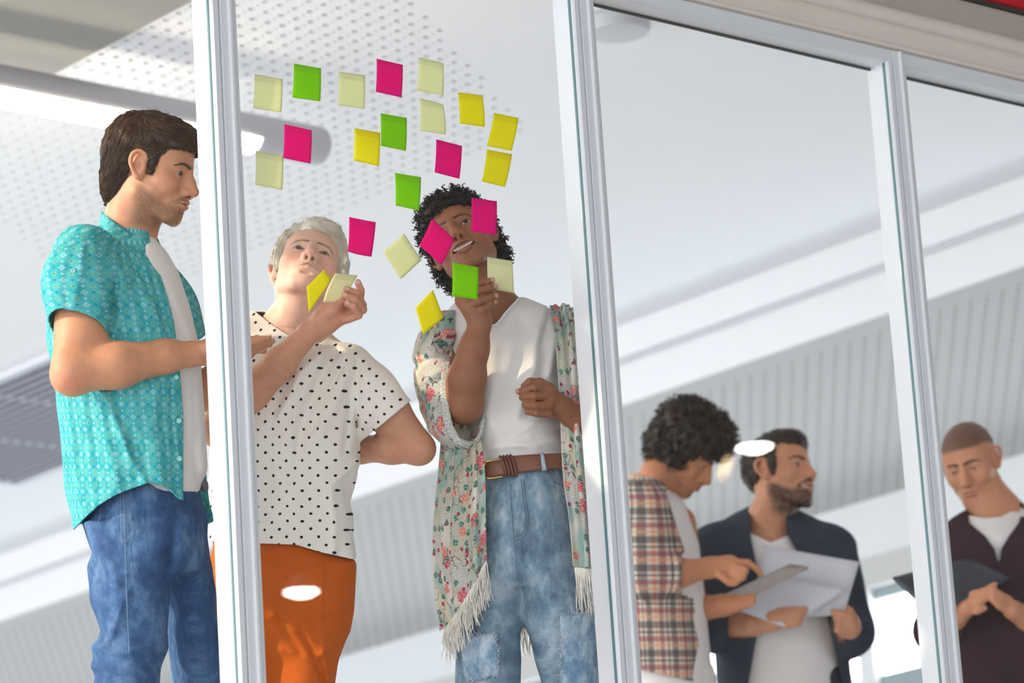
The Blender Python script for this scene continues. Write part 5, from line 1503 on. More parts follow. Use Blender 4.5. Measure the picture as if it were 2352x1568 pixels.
    f.func(rg.loft([(1250, 1066, 1206, 0, .105), (1340, 1058, 1194, .005, .10), (1420, 1050, 1196, .01, .095), (1500, 1046, 1196, .015, .092), (1620, 1042, 1192, .01, .085)]), .02)
    f.func(rg.loft([(1250, 1196, 1348, 0, .105), (1340, 1196, 1358, .005, .10), (1420, 1204, 1366, .01, .095), (1500, 1226, 1374, .015, .092), (1620, 1256, 1384, .01, .085)]), .02)
    rl = ridges(rg, [([(1178, 1100), (1184, 1200), (1190, 1330)], 3, .004), ([(1150, 1290), (1120, 1340), (1080, 1380)], 12, .005), ([(1230, 1290), (1270, 1350), (1330, 1390)], 12, .005), ([(1210, 1180), (1203, 1230), (1186, 1238)], 3, .002)])
    nz = noise3(53, .05); f.disp(lambda X, Y, Z: rl(X, Y, Z) + .003 * nz(np.stack([X, Y, Z], -1)))
    V, F = f.mesh(1); jr = [(1060, 1100, 1300, 0, 0), (1620, 1042, 1384, 0, 0)]; parts = [(to_world(V), F, {'uvp': cyl_uv(rg, V, jr, .14)})]
    f2 = leg_field(base); a1 = leg_down(f2, P(1118, 1595, .01), .072, .055); a2 = leg_down(f2, P(1318, 1595, .01), .066, .055); v2, q2 = f2.mesh(1); parts.append((to_world(v2), q2, {'uvp': cyl_uv(rg, v2, jr, .14)}))
    jv, jf, ja = join(parts); dn = mat_denim('acid_wash_denim', srgb(78, 100, 122), srgb(128, 156, 176), srgb(194, 210, 220), .53, 16)
    jo = mesh_obj('jeans', jv, jf, dn, root, smooth=True, attrs=ja); jo['label'] = 'acid-washed jeans with frayed knee patches'
    def on(xx, yy, e=.0015): return P(xx, yy, surf_dep(rg, V, xx, yy, 9) + e)
    # fly stitching
    th = plain('dark_denim_thread', srgb(84, 104, 128), .8)
    pp = []
    for pts in ([(1172, 1108), (1176, 1180), (1180, 1228), (1186, 1300), (1192, 1338)], [(1196, 1100), (1204, 1160), (1208, 1200), (1200, 1224), (1182, 1234)], [(1202, 1100), (1210, 1160), (1214, 1202), (1204, 1230), (1183, 1242)], [(1262, 1082), (1272, 1104), (1306, 1120)]):
        q = catmull([(a, b, 0) for a, b in pts], 26); pp.append(to_world(np.array([on(a, b, .0006) for a, b, _ in q])))
    tv, tf = tube_mesh(pp, [.0008] * len(pp), 5); mesh_obj('fly_stitching', tv, tf, th, jo)
    # patches
    fray = plain('denim_fray', srgb(214, 220, 224), .9); pm = mat_denim('patch_denim', srgb(66, 96, 130), srgb(120, 154, 182), srgb(196, 214, 226), .5, 22)
    for quad in ([(1058, 1462), (1139, 1455), (1147, 1548), (1066, 1566)], [(1286, 1411), (1362, 1404), (1372, 1600), (1288, 1600)]):
        (ax, ay), (bx, by), (cx_, cy_), (dx, dy) = quad
        rowsp = []
        for t in np.linspace(0, 1, 7):
            rowsp.append([on(ax + (bx - ax) * u + t * ((dx - ax) * (1 - u) + (cx_ - bx) * u), min(1598, ay + (by - ay) * u + t * ((dy - ay) * (1 - u) + (cy_ - by) * u)), .0035) for u in np.linspace(0, 1, 6)])
        po = sheet('knee_patch', rowsp, pm, jo, 14, 18, .002)
        g = np.random.default_rng(int(ax)); st = []; paths = []; rr = []
        for (x0, y0), (x1, y1) in (((ax, ay), (bx, by)), ((bx, by), (cx_, cy_)) if ax < 1200 else ((ax, ay), (dx, dy)), ((dx, dy), (cx_, cy_))):
            nstr = int(np.hypot(x1 - x0, y1 - y0) / 1.6)
            for t in g.uniform(0, 1, nstr):
                a = on(x0 + (x1 - x0) * t, min(1596, y0 + (y1 - y0) * t), .004); e = a + g.normal(0, .0045, 3) * (1, 1, .3) + (0, 0, .002); paths.append(to_world(np.array([a, (a + e) / 2 + g.normal(0, .001, 3), e]))); rr.append(.0008)
        tv, tf = tube_mesh(paths, rr, 3); fo = mesh_obj('frayed_edge', tv, tf, fray, po); fo['kind'] = 'stuff'
    # belt
    lea = plain('brown_belt_leather', srgb(126, 78, 58), .5, noise=.12, nscale=60, bump=.1)
    tp = [(1112, 1060), (1150, 1051), (1190, 1046), (1240, 1043), (1298, 1041)]; bt = [(1118, 1099), (1152, 1092), (1192, 1085), (1242, 1079), (1300, 1077)]
    def mid(k): return [P(a[0] * (1 - k) + b[0] * k, a[1] * (1 - k) + b[1] * k, .118 + .002 * math.sin(3.14 * k) - 2.2e-6 * (a[0] - 1205) ** 2) for a, b in zip(tp, bt)]
    bo = sheet('belt', [mid(0), mid(.33), mid(.66), mid(1)], lea, root, 30, 8, .004); bo['label'] = 'brown leather belt with a gold buckle'
    gold = plain('gold_metal', srgb(214, 186, 120), .25, metal=1.0)
    bk = [P(1150, 1054, .122), P(1126, 1058, .124), P(1113, 1064, .120), P(1114, 1092, .120), P(1124, 1098, .124), P(1154, 1094, .122)]
    tv, tf = tube_mesh([to_world(catmull(bk, 30))], [.0026], 8); mesh_obj('buckle', tv, tf, gold, bo, smooth=True)
    pp = []
    for k in range(4):
        x0 = 1152 + 8 * k; pp.append(to_world(catmull([P(x0 - 4, 1048 - k, .117), P(x0, 1052, .125), P(x0 + 6, 1070, .127), P(x0 + 10, 1088, .125), P(x0 + 10, 1092, .117)], 14)))
    tv, tf = tube_mesh(pp, [.0036] * 4, 6); mesh_obj('keeper_cord', tv, tf, plain('dark_belt_cord', srgb(108, 64, 46), .55), bo, smooth=True)
    sheet('belt_loop', [[P(1241, 1040, .124), P(1249, 1039, .124)], [P(1243, 1060, .126), P(1252, 1059, .126)], [P(1245, 1081, .122), P(1256, 1080, .122)]], dn, jo, 5, 10, .003)
    # kimono
    km = mat_kimono()
    rows = [(712, 1016, 1050, .0, .06), (740, 980, 1052, .0, .09), (770, 958, 1052, .01, .09), (820, 946, 1052, .02, .10), (880, 951, 1100, .04, .10), (940, 962, 1114, .06, .10), (990, 982, 1108, .07, .09), (1018, 1012, 1092, .07, .07), (1036, 1034, 1070, .07, .04)]
    f = fbox(rg, 920, 700, 1140, 1060, -.12, .2, .0045); f.func(rg.loft(rows, 2.1))
    rl = ridges(rg, [([(960, 800), (1000, 780), (1045, 770)], 8, .007), ([(955, 840), (1000, 820), (1040, 800)], 8, -.007), ([(965, 880), (1005, 855), (1035, 840)], 9, .007), ([(1000, 750), (1020, 790), (1035, 830)], 7, -.006), ([(980, 900), (1000, 960), (1030, 1010)], 9, .006), ([(965, 920), (985, 980)], 7, -.004)])
    f.disp(rl); V, F = f.mesh(2); x, y, dep = rg.px(V); uv = np.stack([x * rg.sc + dep * .8, -y * rg.sc, 0 * x], -1)
    pl = [(1046, 766), (1034, 830), (1029, 880), (1031, 930), (1040, 975), (1056, 1006), (1080, 1014), (1099, 996), (1108, 950), (1113, 905), (1140, 880), (1140, 760)]
    g = np.minimum(-poly_sd(x, y, pl) * rg.sc, dep - .06)
    V2, F2, (uv2,) = clip_mesh(V, F, g, [uv])
    ko = mesh_obj('kimono', to_world(V2), F2, km, root, smooth=True, attrs={'uvp': uv2}); ko['label'] = 'open cream kimono printed with pink and green flowers'
    s = ko.modifiers.new('cloth', 'SOLIDIFY'); s.thickness = .0022; s.offset = -1
    rim = [(1034, 830), (1029, 880), (1031, 930), (1040, 975), (1056, 1006), (1080, 1014), (1099, 996), (1108, 950), (1112, 908)]
    inn = [(1018, 832), (1012, 884), (1014, 936), (1024, 984), (1048, 1020), (1082, 1029), (1104, 1006), (1116, 956), (1121, 915)]
    sheet('cuff_trim', [[P(a, b, surf_dep(rg, V2, a, b, 10) + .003) for a, b in inn], [P(a, b, surf_dep(rg, V2, a, b, 10) + .004) for a, b in rim]], mat_speckle(), ko, 40, 5, .0015)
    f = fbox(rg, 1280, 700, 1440, 1000, -.12, .2, .006); f.chain([P(1318, 750, .0), P(1340, 850, .01), P(1352, 955, .04)], [.046, .056, .060], .03)
    V, F = f.mesh(2); x, y, dep = rg.px(V); V2, F2, (uv2,) = clip_mesh(V, F, (y - 965 - .3 * (x - 1352)) * rg.sc, [np.stack([x * rg.sc + dep * .8, -y * rg.sc, 0 * x], -1)])
    so = mesh_obj('sleeve', to_world(V2), F2, km, ko, smooth=True, attrs={'uvp': uv2}); s = so.modifiers.new('cloth', 'SOLIDIFY'); s.thickness = .002; s.offset = -1
    def Q(a): return [P(*q) for q in a]
    fold = lambda u, v: .010 * np.sin(u * 17 + 1.2 * v) * (0.4 + .6 * v) + .004 * np.sin(u * 31 + 2)
    lp = [Q([(1016, 1012, .02), (1058, 1022, .115), (1106, 1012, .125)]), Q([(1009, 1110, .02), (1060, 1110, .125), (1114, 1095, .135)]), Q([(1001, 1215, .02), (1056, 1210, .130), (1115, 1190, .145)]), Q([(1004, 1330, .02), (1060, 1300, .135), (1116, 1250, .150)]), Q([(1022, 1448, .03), (1066, 1384, .14), (1117, 1292, .152)])]
    sheet('front_panel', lp, km, ko, 60, 60, .002, fold)
    rp = [Q([(1263, 703, .03), (1300, 700, .04), (1335, 712, .0)]), Q([(1277, 800, .115), (1320, 800, .12), (1362, 820, .05)]), Q([(1288, 950, .118), (1330, 950, .13), (1375, 960, .06)]), Q([(1296, 1090, .122), (1340, 1085, .14), (1388, 1080, .07)]), Q([(1310, 1200, .135), (1350, 1195, .145), (1400, 1190, .08)]), Q([(1320, 1302, .14), (1358, 1306, .15), (1405, 1310, .09)])]
    sheet('front_panel', rp, km, ko, 40, 70, .002, fold)
    sheet('back_panel', [Q([(1030, 1020, -.14), (1200, 1020, -.17), (1390, 1020, -.14)]), Q([(1020, 1200, -.17), (1200, 1200, -.20), (1400, 1200, -.17)]), Q([(1020, 1418, -.17), (1200, 1418, -.20), (1400, 1418, -.17)])], km, ko, 40, 30, .002, fold)
    fm = plain('cream_fringe', srgb(240, 236, 226), .9)
    dw = to_cam(CAM - ZUP); dw = dw / np.linalg.norm(dw)
    c = catmull(lp[-1], 150); c = c + np.array([0, 0, .004]) + np.random.default_rng(1).normal(0, .003, c.shape)
    fringe(ko, c, .078, dw + np.array([.06, 0, 0]), mat=fm, seed=3); c2 = catmull(lp[-1], 90) + np.array([0, .006, .007]); fringe(ko, c2, .045, dw + np.array([-.1, 0, 0]), mat=fm, seed=4)
    c = catmull(rp[-1], 80) + np.array([0, 0, .003]); fringe(ko, c, .10, dw, mat=fm, seed=6)
    fringe(ko, catmull(Q([(1100, 1418, -.19), (1200, 1418, -.20), (1300, 1418, -.19)]), 110), .085, dw, mat=plain('tan_fringe', srgb(226, 200, 150), .9), seed=7)
    shoes(root, [(a1, (-.75, -.65)), (a2, (-.6, -.8))], plain('white_sneaker', srgb(230, 230, 228), .6), None)
    note('cream', [(1119, 590), (1177, 599), (1181, 673), (1120, 662)], 'cream sticky note held in the raised fingers of the curly-haired woman', D=9.03, curl=0, curve=-.004)
    return root
def mat_speckle():
    m, nt, b, vec, u, v = cloth_base('speckled_trim', .8)
    lnk(nt, mixc(nt, ramp(nt, uvnoise(nt, vec, 500, 500, 2), .50, .56), srgb(228, 226, 218), srgb(84, 104, 104)), b.inputs['Base Color']); return m
build_curly()
def simple_hair(H, root, ells, poly, name, c1, c2, ndisp, seed, nst=1200, length=.02, rad=.0009, dirv=(0, -.5, .3), lift=.003, jitter=.5):
    hf = Field((-.15, -.18, -.16), (.15, .15, .19), .004)
    for i, (c, r) in enumerate(ells): hf.ell(c, r, .03 if i else 0)
    hf.func(lambda X, Y, Z: -poly_sd(Y, Z, poly), .008, sub=True)
    nz = noise3(seed, .016); hf.disp(lambda X, Y, Z: ndisp * nz(np.stack([X, Y, Z], -1)))
    V, F = hf.mesh(1); hm = hair_mat(name, c1, c2, .5)
    hair = mesh_obj('hair', H.world(V), F, hm, root, smooth=True, attrs={'tint': np.full(len(V), .2)})
    dv = np.array(dirv)
    groom(H, hf, V, lambda p: np.tile(dv, (len(p), 1)), nst, length, 6, lift, rad, seed, hm, hair, jitter=jitter, sides=3, liftend=lift * 2)
    return hair
def lower_half(rg, root, base, x0, x1, y, mat_, uvr=.15, r=.085):
    P = rg.P; xm = (x0 + x1) / 2; q = (x1 - x0) / 4
    f = leg_field(base); pts = []
    lo = np.array([to_world(P(xm - q, y, 0)), to_world(P(xm + q, y, 0))])
    c = np.array([to_cam([base[0] + a, base[1] + b, z]) for a in (-.4, .4) for b in (-.4, .4) for z in (0, 1.15)]); f = Field(c.min(0) - .05, c.max(0) + .05, .014)
    an = []
    for w in lo:
        p = to_cam(w); f.cone(p, to_cam([w[0], w[1], .55]), .10, r, .03); an.append(leg_down(f, to_cam([w[0], w[1], .55]), r, .055))
    v, F = f.mesh(1); mesh_obj('trousers', to_world(v), F, mat_, root, smooth=True, attrs={'uvp': cyl_uv(rg, v, [(y, x0, x1, 0, 0), (y + 600, x0, x1, 0, 0)], uvr)})
    shoes(root, [(a, (-.6, -.8)) for a in an], plain('dark_shoe', srgb(50, 46, 44), .5), None)
def open_shirt(rg, name, root, rows, mat_, sleeves, edges, h=.008, hem=None, top=None, p=2.2, extra=None, label=None, uvr=.2, clipf=None):
    P = rg.P; R = np.array(rows)
    xs = [r[1] for r in rows] + [r[2] for r in rows] + [s[0] for sl in sleeves for s in sl[0]]; ys = [r[0] for r in rows] + [s[1] for sl in sleeves for s in sl[0]]
    f = fbox(rg, min(xs) - 60, min(ys) - 40, max(xs) + 60, max(ys) + 40, -.3, .36, h); f.func(rg.loft(rows, p))
    for pts, rad in sleeves: f.chain([P(*q) for q in pts], rad, .04)
    nz = noise3(len(name) + int(rows[0][1]), .06); f.disp(lambda X, Y, Z: .005 * nz(np.stack([X, Y * .6, Z], -1)))
    V, F = f.mesh(2); uv = cyl_uv(rg, V, rows, uvr); x, y, dep = rg.px(V); g = np.full(len(x), -1.0)
    if edges is not None:
        le = np.interp(y, [e[0] for e in edges], [e[1] for e in edges]); re = np.interp(y, [e[0] for e in edges], [e[2] for e in edges])
        g = np.maximum(g, np.minimum(np.minimum((x - le), (re - x)) * rg.sc, dep - .0))
    if hem is not None: g = np.maximum(g, (y - np.interp(x, [q[0] for q in hem], [q[1] for q in hem])) * rg.sc)
    if top is not None: g = np.maximum(g, (top - y) * rg.sc)
    if clipf is not None: g = np.maximum(g, clipf(x, y, dep, V))
    V2, F2, (uv2,) = clip_mesh(V, F, g, [uv])
    o = mesh_obj(name, to_world(V2), F2, mat_, root, smooth=True, attrs={'uvp': uv2}); s = o.modifiers.new('cloth', 'SOLIDIFY'); s.thickness = .003; s.offset = -1
    if label: o['label'] = label
    return o
def fingers(f, fs, k=.004):
    for pts, rad in fs: f.chain(pts, rad, k)
def build_afro():
    rg = Rig(11.5, 1050); P = rg.P; W = lambda x, y, d=0: to_world(P(x, y, d))
    base = to_world(P(1500, 1500, 0)); root = empty('person', floor_under(base), 'man with a dark afro in a plaid shirt, head bent, pointing at a tablet', 'person')
    tone = srgb(196, 134, 96)
    H = Head(1572, 1038, 11.5, 82, -40, 14, 1.02, h=.0032, smile=.4, jaw=1.0, lids=.4, nose=1.15, neck=[(None, .05, W(1510, 1110, 0), .055, .03), (W(1510, 1110, 0), .057, W(1490, 1170, 0), .08, .03)])
    hv = H.build(tone, srgb(160, 90, 80), srgb(40, 28, 22), stubble=(srgb(90, 60, 44), .35, .8), brow_w=.005)
    f = fbox(rg, 1430, 1150, 1780, 1400, -.1, .34, .004)
    f.chain([P(1470, 1190, .16), P(1478, 1320, .22), P(1560, 1316, .22), P(1630, 1303, .2)], [.052, .046, .040, .029], .02)
    f.chain([P(1630, 1303, .2), P(1675, 1300, .2)], [.030, .034], .015, sq=((0, .2, 1), .75))
    fingers(f, [([P(1685, 1290, .21), P(1718, 1292, .215), P(1738, 1306, .21), P(1748, 1318, .20)], [.012, .0105, .0095, .008]), ([P(1688, 1300, .22), P(1712, 1308, .23), P(1706, 1326, .225), P(1690, 1330, .22)], [.012, .011, .010, .009]),
                ([P(1686, 1310, .22), P(1702, 1318, .228), P(1694, 1334, .22), P(1680, 1336, .215)], [.0115, .0105, .0095, .0085]), ([P(1680, 1318, .215), P(1690, 1326, .22), P(1684, 1340, .215), P(1672, 1340, .21)], [.0105, .0095, .0085, .0075]), ([P(1650, 1316, .21), P(1668, 1330, .22), P(1690, 1338, .22)], [.015, .012, .009])])
    # far arm holding the tablet from below
    f.chain([P(1560, 1200, -.08), P(1590, 1400, -.03), P(1660, 1390, .05), P(1690, 1385, .08)], [.05, .045, .03, .028], .02)
    fingers(f, [([P(1690, 1378 + 6 * i, .09), P(1712, 1372 + 6 * i, .10), P(1730, 1366 + 6 * i, .11)], [.011, .010, .008]) for i in range(4)])
    av, af = f.mesh(1); body_obj(root, [hv, (to_world(av), af, skin_cols(av, tone))]); H.eye_parts(root, srgb(50, 34, 24), (0, -20))
    poly = [(.075, .040), (.13, .05), (.14, .20), (-.24, .20), (-.24, -.10), (-.12, -.10), (-.05, -.085), (-.012, -.052), (.028, -.046), (.044, .000), (.055, .034)]
    simple_hair(H, root, [((0, -.006, .060), (.112, .116, .098)), ((0, .055, .085), (.080, .060, .05)), ((.074, .0, .0), (.026, .05, .06)), ((-.074, .0, .0), (.026, .05, .06)), ((0, -.062, -.01), (.088, .056, .066))], poly, 'brown_afro_hair', srgb(22, 16, 12), srgb(74, 54, 40), .008, 61, 2400, .022, .0013, (0, 0, .2), .008, 1.2)
    rows = [(1090, 1448, 1520, 0, .05), (1112, 1432, 1545, 0, .10), (1140, 1420, 1572, 0, .16), (1200, 1404, 1598, 0, .19), (1300, 1396, 1612, 0, .18), (1420, 1398, 1618, 0, .17), (1580, 1402, 1632, 0, .17)]
    pl = mat_plaid()
    def cl(x, y, dep, V):
        xf = np.interp(y, [1080, 1130, 1200, 1300, 1400, 1570], [1508, 1530, 1552, 1584, 1596, 1622]); e = np.minimum((x - xf) * rg.sc, dep + .08)
        cu = np.minimum(np.minimum((x - 1566) * rg.sc, dep - .06), np.where((y > 1270) & (y < 1370), 1, -1)); return np.maximum(e, cu)
    so = open_shirt(rg, 'shirt', root, rows, pl, [([(1470, 1170, .16), (1474, 1250, .2), (1478, 1322, .222)], [.085, .075, .062]), ([(1478, 1322, .222), (1575, 1314, .222)], [.060, .052])], None, .007, hem=[(1390, 1520), (1480, 1540), (1560, 1556), (1625, 1572)], clipf=cl, label='red, cream and black plaid shirt worn open')
    sheet('collar', [[P(1462, 1088, 0), P(1490, 1096, .06), P(1520, 1108, .07), P(1532, 1118, .05)], [P(1452, 1106, 0), P(1484, 1120, .09), P(1516, 1134, .1), P(1536, 1150, .07)]], pl, so, 16, 6, .003)
    rows = [(1120, 1470, 1540, 0, .07), (1150, 1450, 1570, 0, .13), (1250, 1430, 1606, 0, .16), (1400, 1430, 1622, 0, .15), (1580, 1430, 1640, 0, .15)]
    f = fbox(rg, 1400, 1100, 1660, 1600, -.2, .2, .01); f.func(rg.loft(rows)); V, F = f.mesh(1); mesh_obj('t_shirt', to_world(V), F, cotton_white, root, smooth=True, attrs={'uvp': cyl_uv(rg, V, rows)})
    lower_half(rg, root, base, 1410, 1620, 1560, mat_cotton('white_chino', srgb(228, 228, 226), .03))
def build_beard():
    rg = Rig(11.8, 1100); P = rg.P; W = lambda x, y, d=0: to_world(P(x, y, d))
    base = to_world(P(1790, 1500, 0)); root = empty('person', floor_under(base), 'bearded man in an open navy shirt over a white T-shirt, reading papers', 'person')
    tone = srgb(204, 146, 112)
    H = Head(1794, 1092, 11.8, 53, 8, -8, 1.08, h=.0032, smile=.9, open_mouth=1.2, jaw=1.06, lids=.6, neck=[(None, .054, W(1768, 1195, 0), .06, .03), (W(1768, 1195, 0), .062, W(1772, 1260, 0), .10, .04)])
    hv = H.build(tone, srgb(186, 112, 104), srgb(44, 32, 26), stubble=(srgb(44, 33, 28), .97, 1.0), brow_w=.006)
    f = fbox(rg, 1600, 1200, 2030, 1560, -.1, .34, .0045)
    f.chain([P(1645, 1280, .05), P(1655, 1440, .12), P(1730, 1432, .2), P(1770, 1425, .24)], [.055, .047, .034, .029], .02)
    f.chain([P(1770, 1425, .24), P(1802, 1418, .25)], [.030, .032], .015, sq=((0, .2, 1), .75))
    fingers(f, [([P(1808, 1402 + 11 * i, .262), P(1832, 1400 + 10 * i, .27), P(1850 - 5 * i, 1398 + 11 * i, .265)], [.012, .0105, .009]) for i in range(4)] + [([P(1790, 1405, .25), P(1810, 1390, .22), P(1830, 1385, .215)], [.015, .012, .009])])
    f.chain([P(1935, 1300, .03), P(1962, 1456, .12), P(1950, 1440, .2), P(1948, 1425, .22)], [.055, .047, .034, .031], .02)
    fingers(f, [([P(1950 - 3 * i, 1412 + 12 * i, .232), P(1930 - 2 * i, 1408 + 13 * i, .245), P(1914 + 4 * i, 1404 + 14 * i, .24)], [.012, .0105, .009]) for i in range(4)] + [([P(1952, 1405, .22), P(1935, 1392, .2), P(1920, 1388, .195)], [.015, .012, .009])])
    av, af = f.mesh(1); body_obj(root, [hv, (to_world(av), af, skin_cols(av, tone))]); H.eye_parts(root, srgb(50, 34, 24), (10, -5)); H.teeth(root)
    poly = [(.092, .062), (.108, .082), (.098, .18), (-.22, .18), (-.22, -.06), (-.11, -.085), (-.06, -.07), (-.028, -.03), (-.024, .016), (-.004, .03), (.010, .012), (.014, -.03), (.030, -.03), (.034, .010), (.044, .040), (.062, .056)]
    simple_hair(H, root, [((0, -.02, .040), (.0785, .101, .088)), ((0, .03, .092), (.056, .058, .030)), ((.066, .022, .0), (.011, .013, .032)), ((-.066, .022, .0), (.011, .013, .032))], poly, 'brown_short_hair', srgb(34, 25, 19), srgb(92, 70, 54), .002, 63, 1600, .022, .0009, (0, .4, .6), .003, .5)
    rows = [(1205, 1716, 1812, 0, .07), (1235, 1660, 1880, 0, .13), (1300, 1640, 1915, 0, .15), (1400, 1652, 1930, .0, .15), (1600, 1660, 1945, 0, .15)]
    f = fbox(rg, 1600, 1190, 1980, 1620, -.2, .2, .009); f.func(rg.loft(rows)); V, F = f.mesh(1); x, y, dep = rg.px(V)
    nk = np.interp(x, [1716, 1770, 1812], [1220, 1246, 1228]); V, F, (uvt,) = clip_mesh(V, F, np.where(dep > -.02, (nk - y) * rg.sc, -1), [cyl_uv(rg, V, rows)])
    mesh_obj('t_shirt', to_world(V), F, cotton_white, root, smooth=True, attrs={'uvp': uvt})
    rows = [(1162, 1718, 1812, -.04, .05), (1185, 1680, 1862, -.02, .09), (1206, 1645, 1900, 0, .12), (1240, 1618, 1925, 0, .15), (1300, 1622, 1935, 0, .17), (1400, 1640, 1940, 0, .17), (1600, 1645, 1965, 0, .17)]
    ed = [(1150, 1722, 1806), (1220, 1722, 1806), (1300, 1738, 1852), (1420, 1746, 1900), (1600, 1712, 1945)]
    def cl(x, y, dep, V): return np.minimum(np.minimum((x - 1672) * rg.sc, (1940 - x) * rg.sc + 0), np.minimum(dep - .185, (y - 1380) * rg.sc))
    so = open_shirt(rg, 'shirt', root, rows, mat_cotton('navy_cotton', srgb(52, 60, 74), .25), [([(1645, 1262, .03), (1655, 1440, .12)], [.085, .07]), ([(1655, 1440, .12), (1690, 1436, .165)], [.066, .055]), ([(1915, 1262, .02), (1955, 1452, .12)], [.075, .064]), ([(1955, 1452, .12), (1950, 1440, .18)], [.066, .052])], ed, .008, label='navy button shirt worn open', clipf=cl)
    sheet('collar', [[P(1712, 1176, 0), P(1716, 1196, .07), P(1724, 1226, .09)], [P(1694, 1186, 0), P(1696, 1214, .09), P(1708, 1250, .13)]], MATS['navy_cotton'], so, 12, 6, .003); sheet('collar', [[P(1820, 1180, 0), P(1816, 1200, .06), P(1806, 1230, .09)], [P(1842, 1186, 0), P(1846, 1214, .08), P(1836, 1252, .12)]], MATS['navy_cotton'], so, 12, 6, .003)
    lower_half(rg, root, base, 1670, 1940, 1570, mat_cotton('dark_trousers', srgb(52, 54, 62), .1))
def build_shaved():
    rg = Rig(11.7, 1070); P = rg.P; W = lambda x, y, d=0: to_world(P(x, y, d))
    base = to_world(P(2280, 1500, 0)); root = empty('person', floor_under(base), 'man with a shaved head in a dark maroon cardigan, smiling down at a dark tablet', 'person')
    tone = srgb(202, 142, 108)
    H = Head(2229, 1064, 11.7, -23.5, -25, 4.6, 1.05, h=.0032, smile=.9, jaw=1.0, lids=.35, neck=[(None, .054, W(2276, 1160, -.02), .058, .03), (W(2276, 1160, -.02), .06, W(2284, 1215, -.02), .09, .04), (W(2280, 1165, -.02), .05, W(2350, 1200, -.02), .05, .05)])
    sc = lambda V: smoothstep(.050, .064, V[:, 2] + .35 * np.maximum(0, -V[:, 1] + .03) - .1 * np.maximum(0, V[:, 1] - .06)) * smoothstep(-.085, -.05, V[:, 2]) * (np.abs(V[:, 0]) < .079)
    hv = H.build(tone, srgb(186, 112, 100), srgb(44, 32, 26), brow_w=.005, scalp=(sc, srgb(74, 54, 42), .85))
    f = fbox(rg, 2080, 1250, 2460, 1560, -.1, .36, .0045)
    f.chain([P(2180, 1290, .05), P(2146, 1448, .10), P(2190, 1420, .2), P(2220, 1395, .25)], [.055, .047, .034, .029], .02)
    fingers(f, [([P(2222 + 4 * i, 1392 - 9 * i, .262), P(2250 + 4 * i, 1384 - 9 * i, .28), P(2276 + 3 * i, 1366 - 8 * i, .285)], [.0125, .011, .009]) for i in range(4)] + [([P(2222, 1400, .25), P(2246, 1402, .27), P(2262, 1396, .275)], [.015, .012, .009])])
    f.chain([P(2400, 1290, .03), P(2430, 1450, .1), P(2360, 1420, .2), P(2325, 1400, .25)], [.055, .047, .034, .030], .02)
    fingers(f, [([P(2318, 1404 - 9 * i, .262), P(2296, 1392 - 9 * i, .28), P(2280, 1378 - 9 * i, .29)], [.0125, .011, .009]) for i in range(4)])
    av, af = f.mesh(1); body_obj(root, [hv, (to_world(av), af, skin_cols(av, tone))]); H.eye_parts(root, srgb(50, 34, 24), (0, -25))
    rows = [(1165, 2222, 2348, -.02, .07), (1190, 2190, 2380, -.01, .10), (1230, 2175, 2410, 0, .14), (1400, 2160, 2420, 0, .14), (1600, 2160, 2420, 0, .14)]
    f = fbox(rg, 2130, 1150, 2450, 1620, -.2, .2, .009); f.func(rg.loft(rows)); V, F = f.mesh(1); x, y, dep = rg.px(V)
    nk = np.interp(x, [2215, 2260, 2300, 2348], [1182, 1190, 1186, 1160]); V, F, (uvt,) = clip_mesh(V, F, np.where(dep > -.03, (nk - y) * rg.sc, -1), [cyl_uv(rg, V, rows)])
    mesh_obj('t_shirt', to_world(V), F, cotton_white, root, smooth=True, attrs={'uvp': uvt})
    rows = [(1170, 2212, 2352, -.03, .06), (1192, 2182, 2392, -.01, .11), (1230, 2160, 2430, 0, .155), (1300, 2150, 2440, 0, .165), (1450, 2146, 2446, 0, .165), (1600, 2146, 2450, 0, .165)]
    ed = [(1160, 2222, 2352), (1200, 2226, 2340), (1230, 2262, 2318), (1260, 2284, 2300), (1300, 2295, 2296), (1600, 2295, 2295.5)]
    def cl(x, y, dep, V): return np.minimum(np.minimum((x - 2160) * rg.sc, (2400 - x) * rg.sc), np.minimum(dep - .185, (y - 1330) * rg.sc))
    open_shirt(rg, 'cardigan', root, rows, mat_cotton('maroon_knit', srgb(58, 40, 46), .2), [([(2205, 1262, .03), (2152, 1448, .10)], [.075, .062]), ([(2152, 1448, .10), (2172, 1434, .155)], [.064, .052]), ([(2400, 1262, .02), (2430, 1450, .1)], [.08, .07]), ([(2430, 1450, .1), (2385, 1432, .16)], [.064, .052])], ed, .008, label='dark maroon cardigan', clipf=cl)
    lower_half(rg, root, base, 2170, 2430, 1580, mat_cotton('black_trousers', srgb(40, 38, 42), .1))
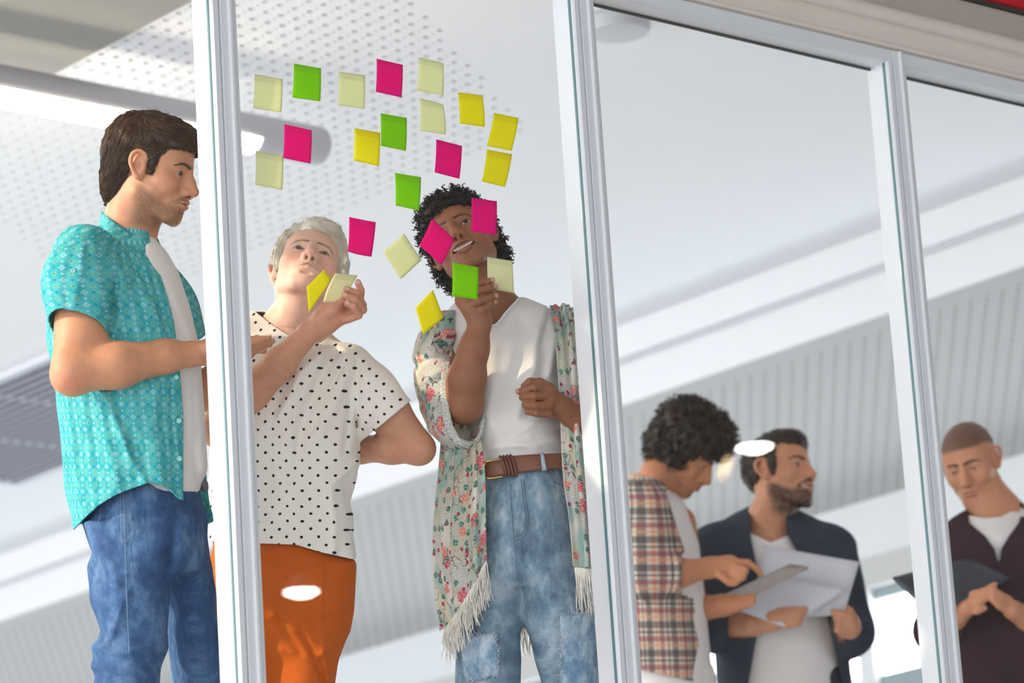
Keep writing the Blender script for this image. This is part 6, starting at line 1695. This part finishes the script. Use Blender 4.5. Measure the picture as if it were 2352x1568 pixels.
build_afro(); build_beard(); build_shaved()

def slab(name, quad, D, thick, mat_, label, cat, parent=None, dd=(0, 0, 0, 0), bend=0.0, n=8):
    c = [at(x, y, D - e) for (x, y), e in zip(quad, dd)]
    nrm = np.cross(c[1] - c[0], c[3] - c[0]); nrm /= np.linalg.norm(nrm)
    V = []; UV = []
    for j in range(n + 1):
        for i in range(n + 1):
            u, v = i / n, j / n; V.append(c[0] * (1 - u) * (1 - v) + c[1] * u * (1 - v) + c[2] * u * v + c[3] * (1 - u) * v + nrm * bend * math.sin(math.pi * u)); UV.append((u * .2, v * .2, 0))
    o = mesh_obj(name, np.array(V), grid_faces(n + 1, n + 1), mat_, parent, smooth=True, attrs={'uvp': np.array(UV)}); s = o.modifiers.new('t', 'SOLIDIFY'); s.thickness = thick; s.offset = 0
    if parent is None: tag(o, label, cat)
    return o
paper = mat_cotton('printer_paper', srgb(232, 234, 240), .01, trans=.25)
slab('paper_sheet', [(1752, 1250), (1974, 1290), (1938, 1412), (1742, 1420)], 11.46, .0006, paper, 'upper white paper sheet in the hands of the bearded man', 'paper', dd=(-.03, 0, .0, 0), bend=.015)
slab('paper_sheet', [(1660, 1388), (1800, 1325), (1950, 1350), (1800, 1440)], 11.435, .0006, paper, 'lower white paper sheet fanned out below the tablet', 'paper', dd=(0, -.04, 0, .03), bend=.01)
tb = empty('tablet', tuple(at(1750, 1340, 11.35)), 'thin silver tablet under the pointing finger of the man in plaid', 'tablet')
slab('tablet_body', [(1654, 1372), (1815, 1297), (1856, 1303), (1700, 1380)], 11.36, .008, plain('tablet_silver', srgb(168, 160, 152), .35), None, None, tb, dd=(0, -.03, .05, .08))
dk = plain('tablet_dark', srgb(46, 52, 62), .3)
t2 = empty('tablet', tuple(at(2200, 1350, 11.4)), 'dark grey tablet held flat by the man with the shaved head', 'tablet')
slab('tablet_body', [(2050, 1327), (2225, 1282), (2322, 1330), (2140, 1412)], 11.375, .009, dk, None, None, t2, dd=(0, -.06, .02, .08))
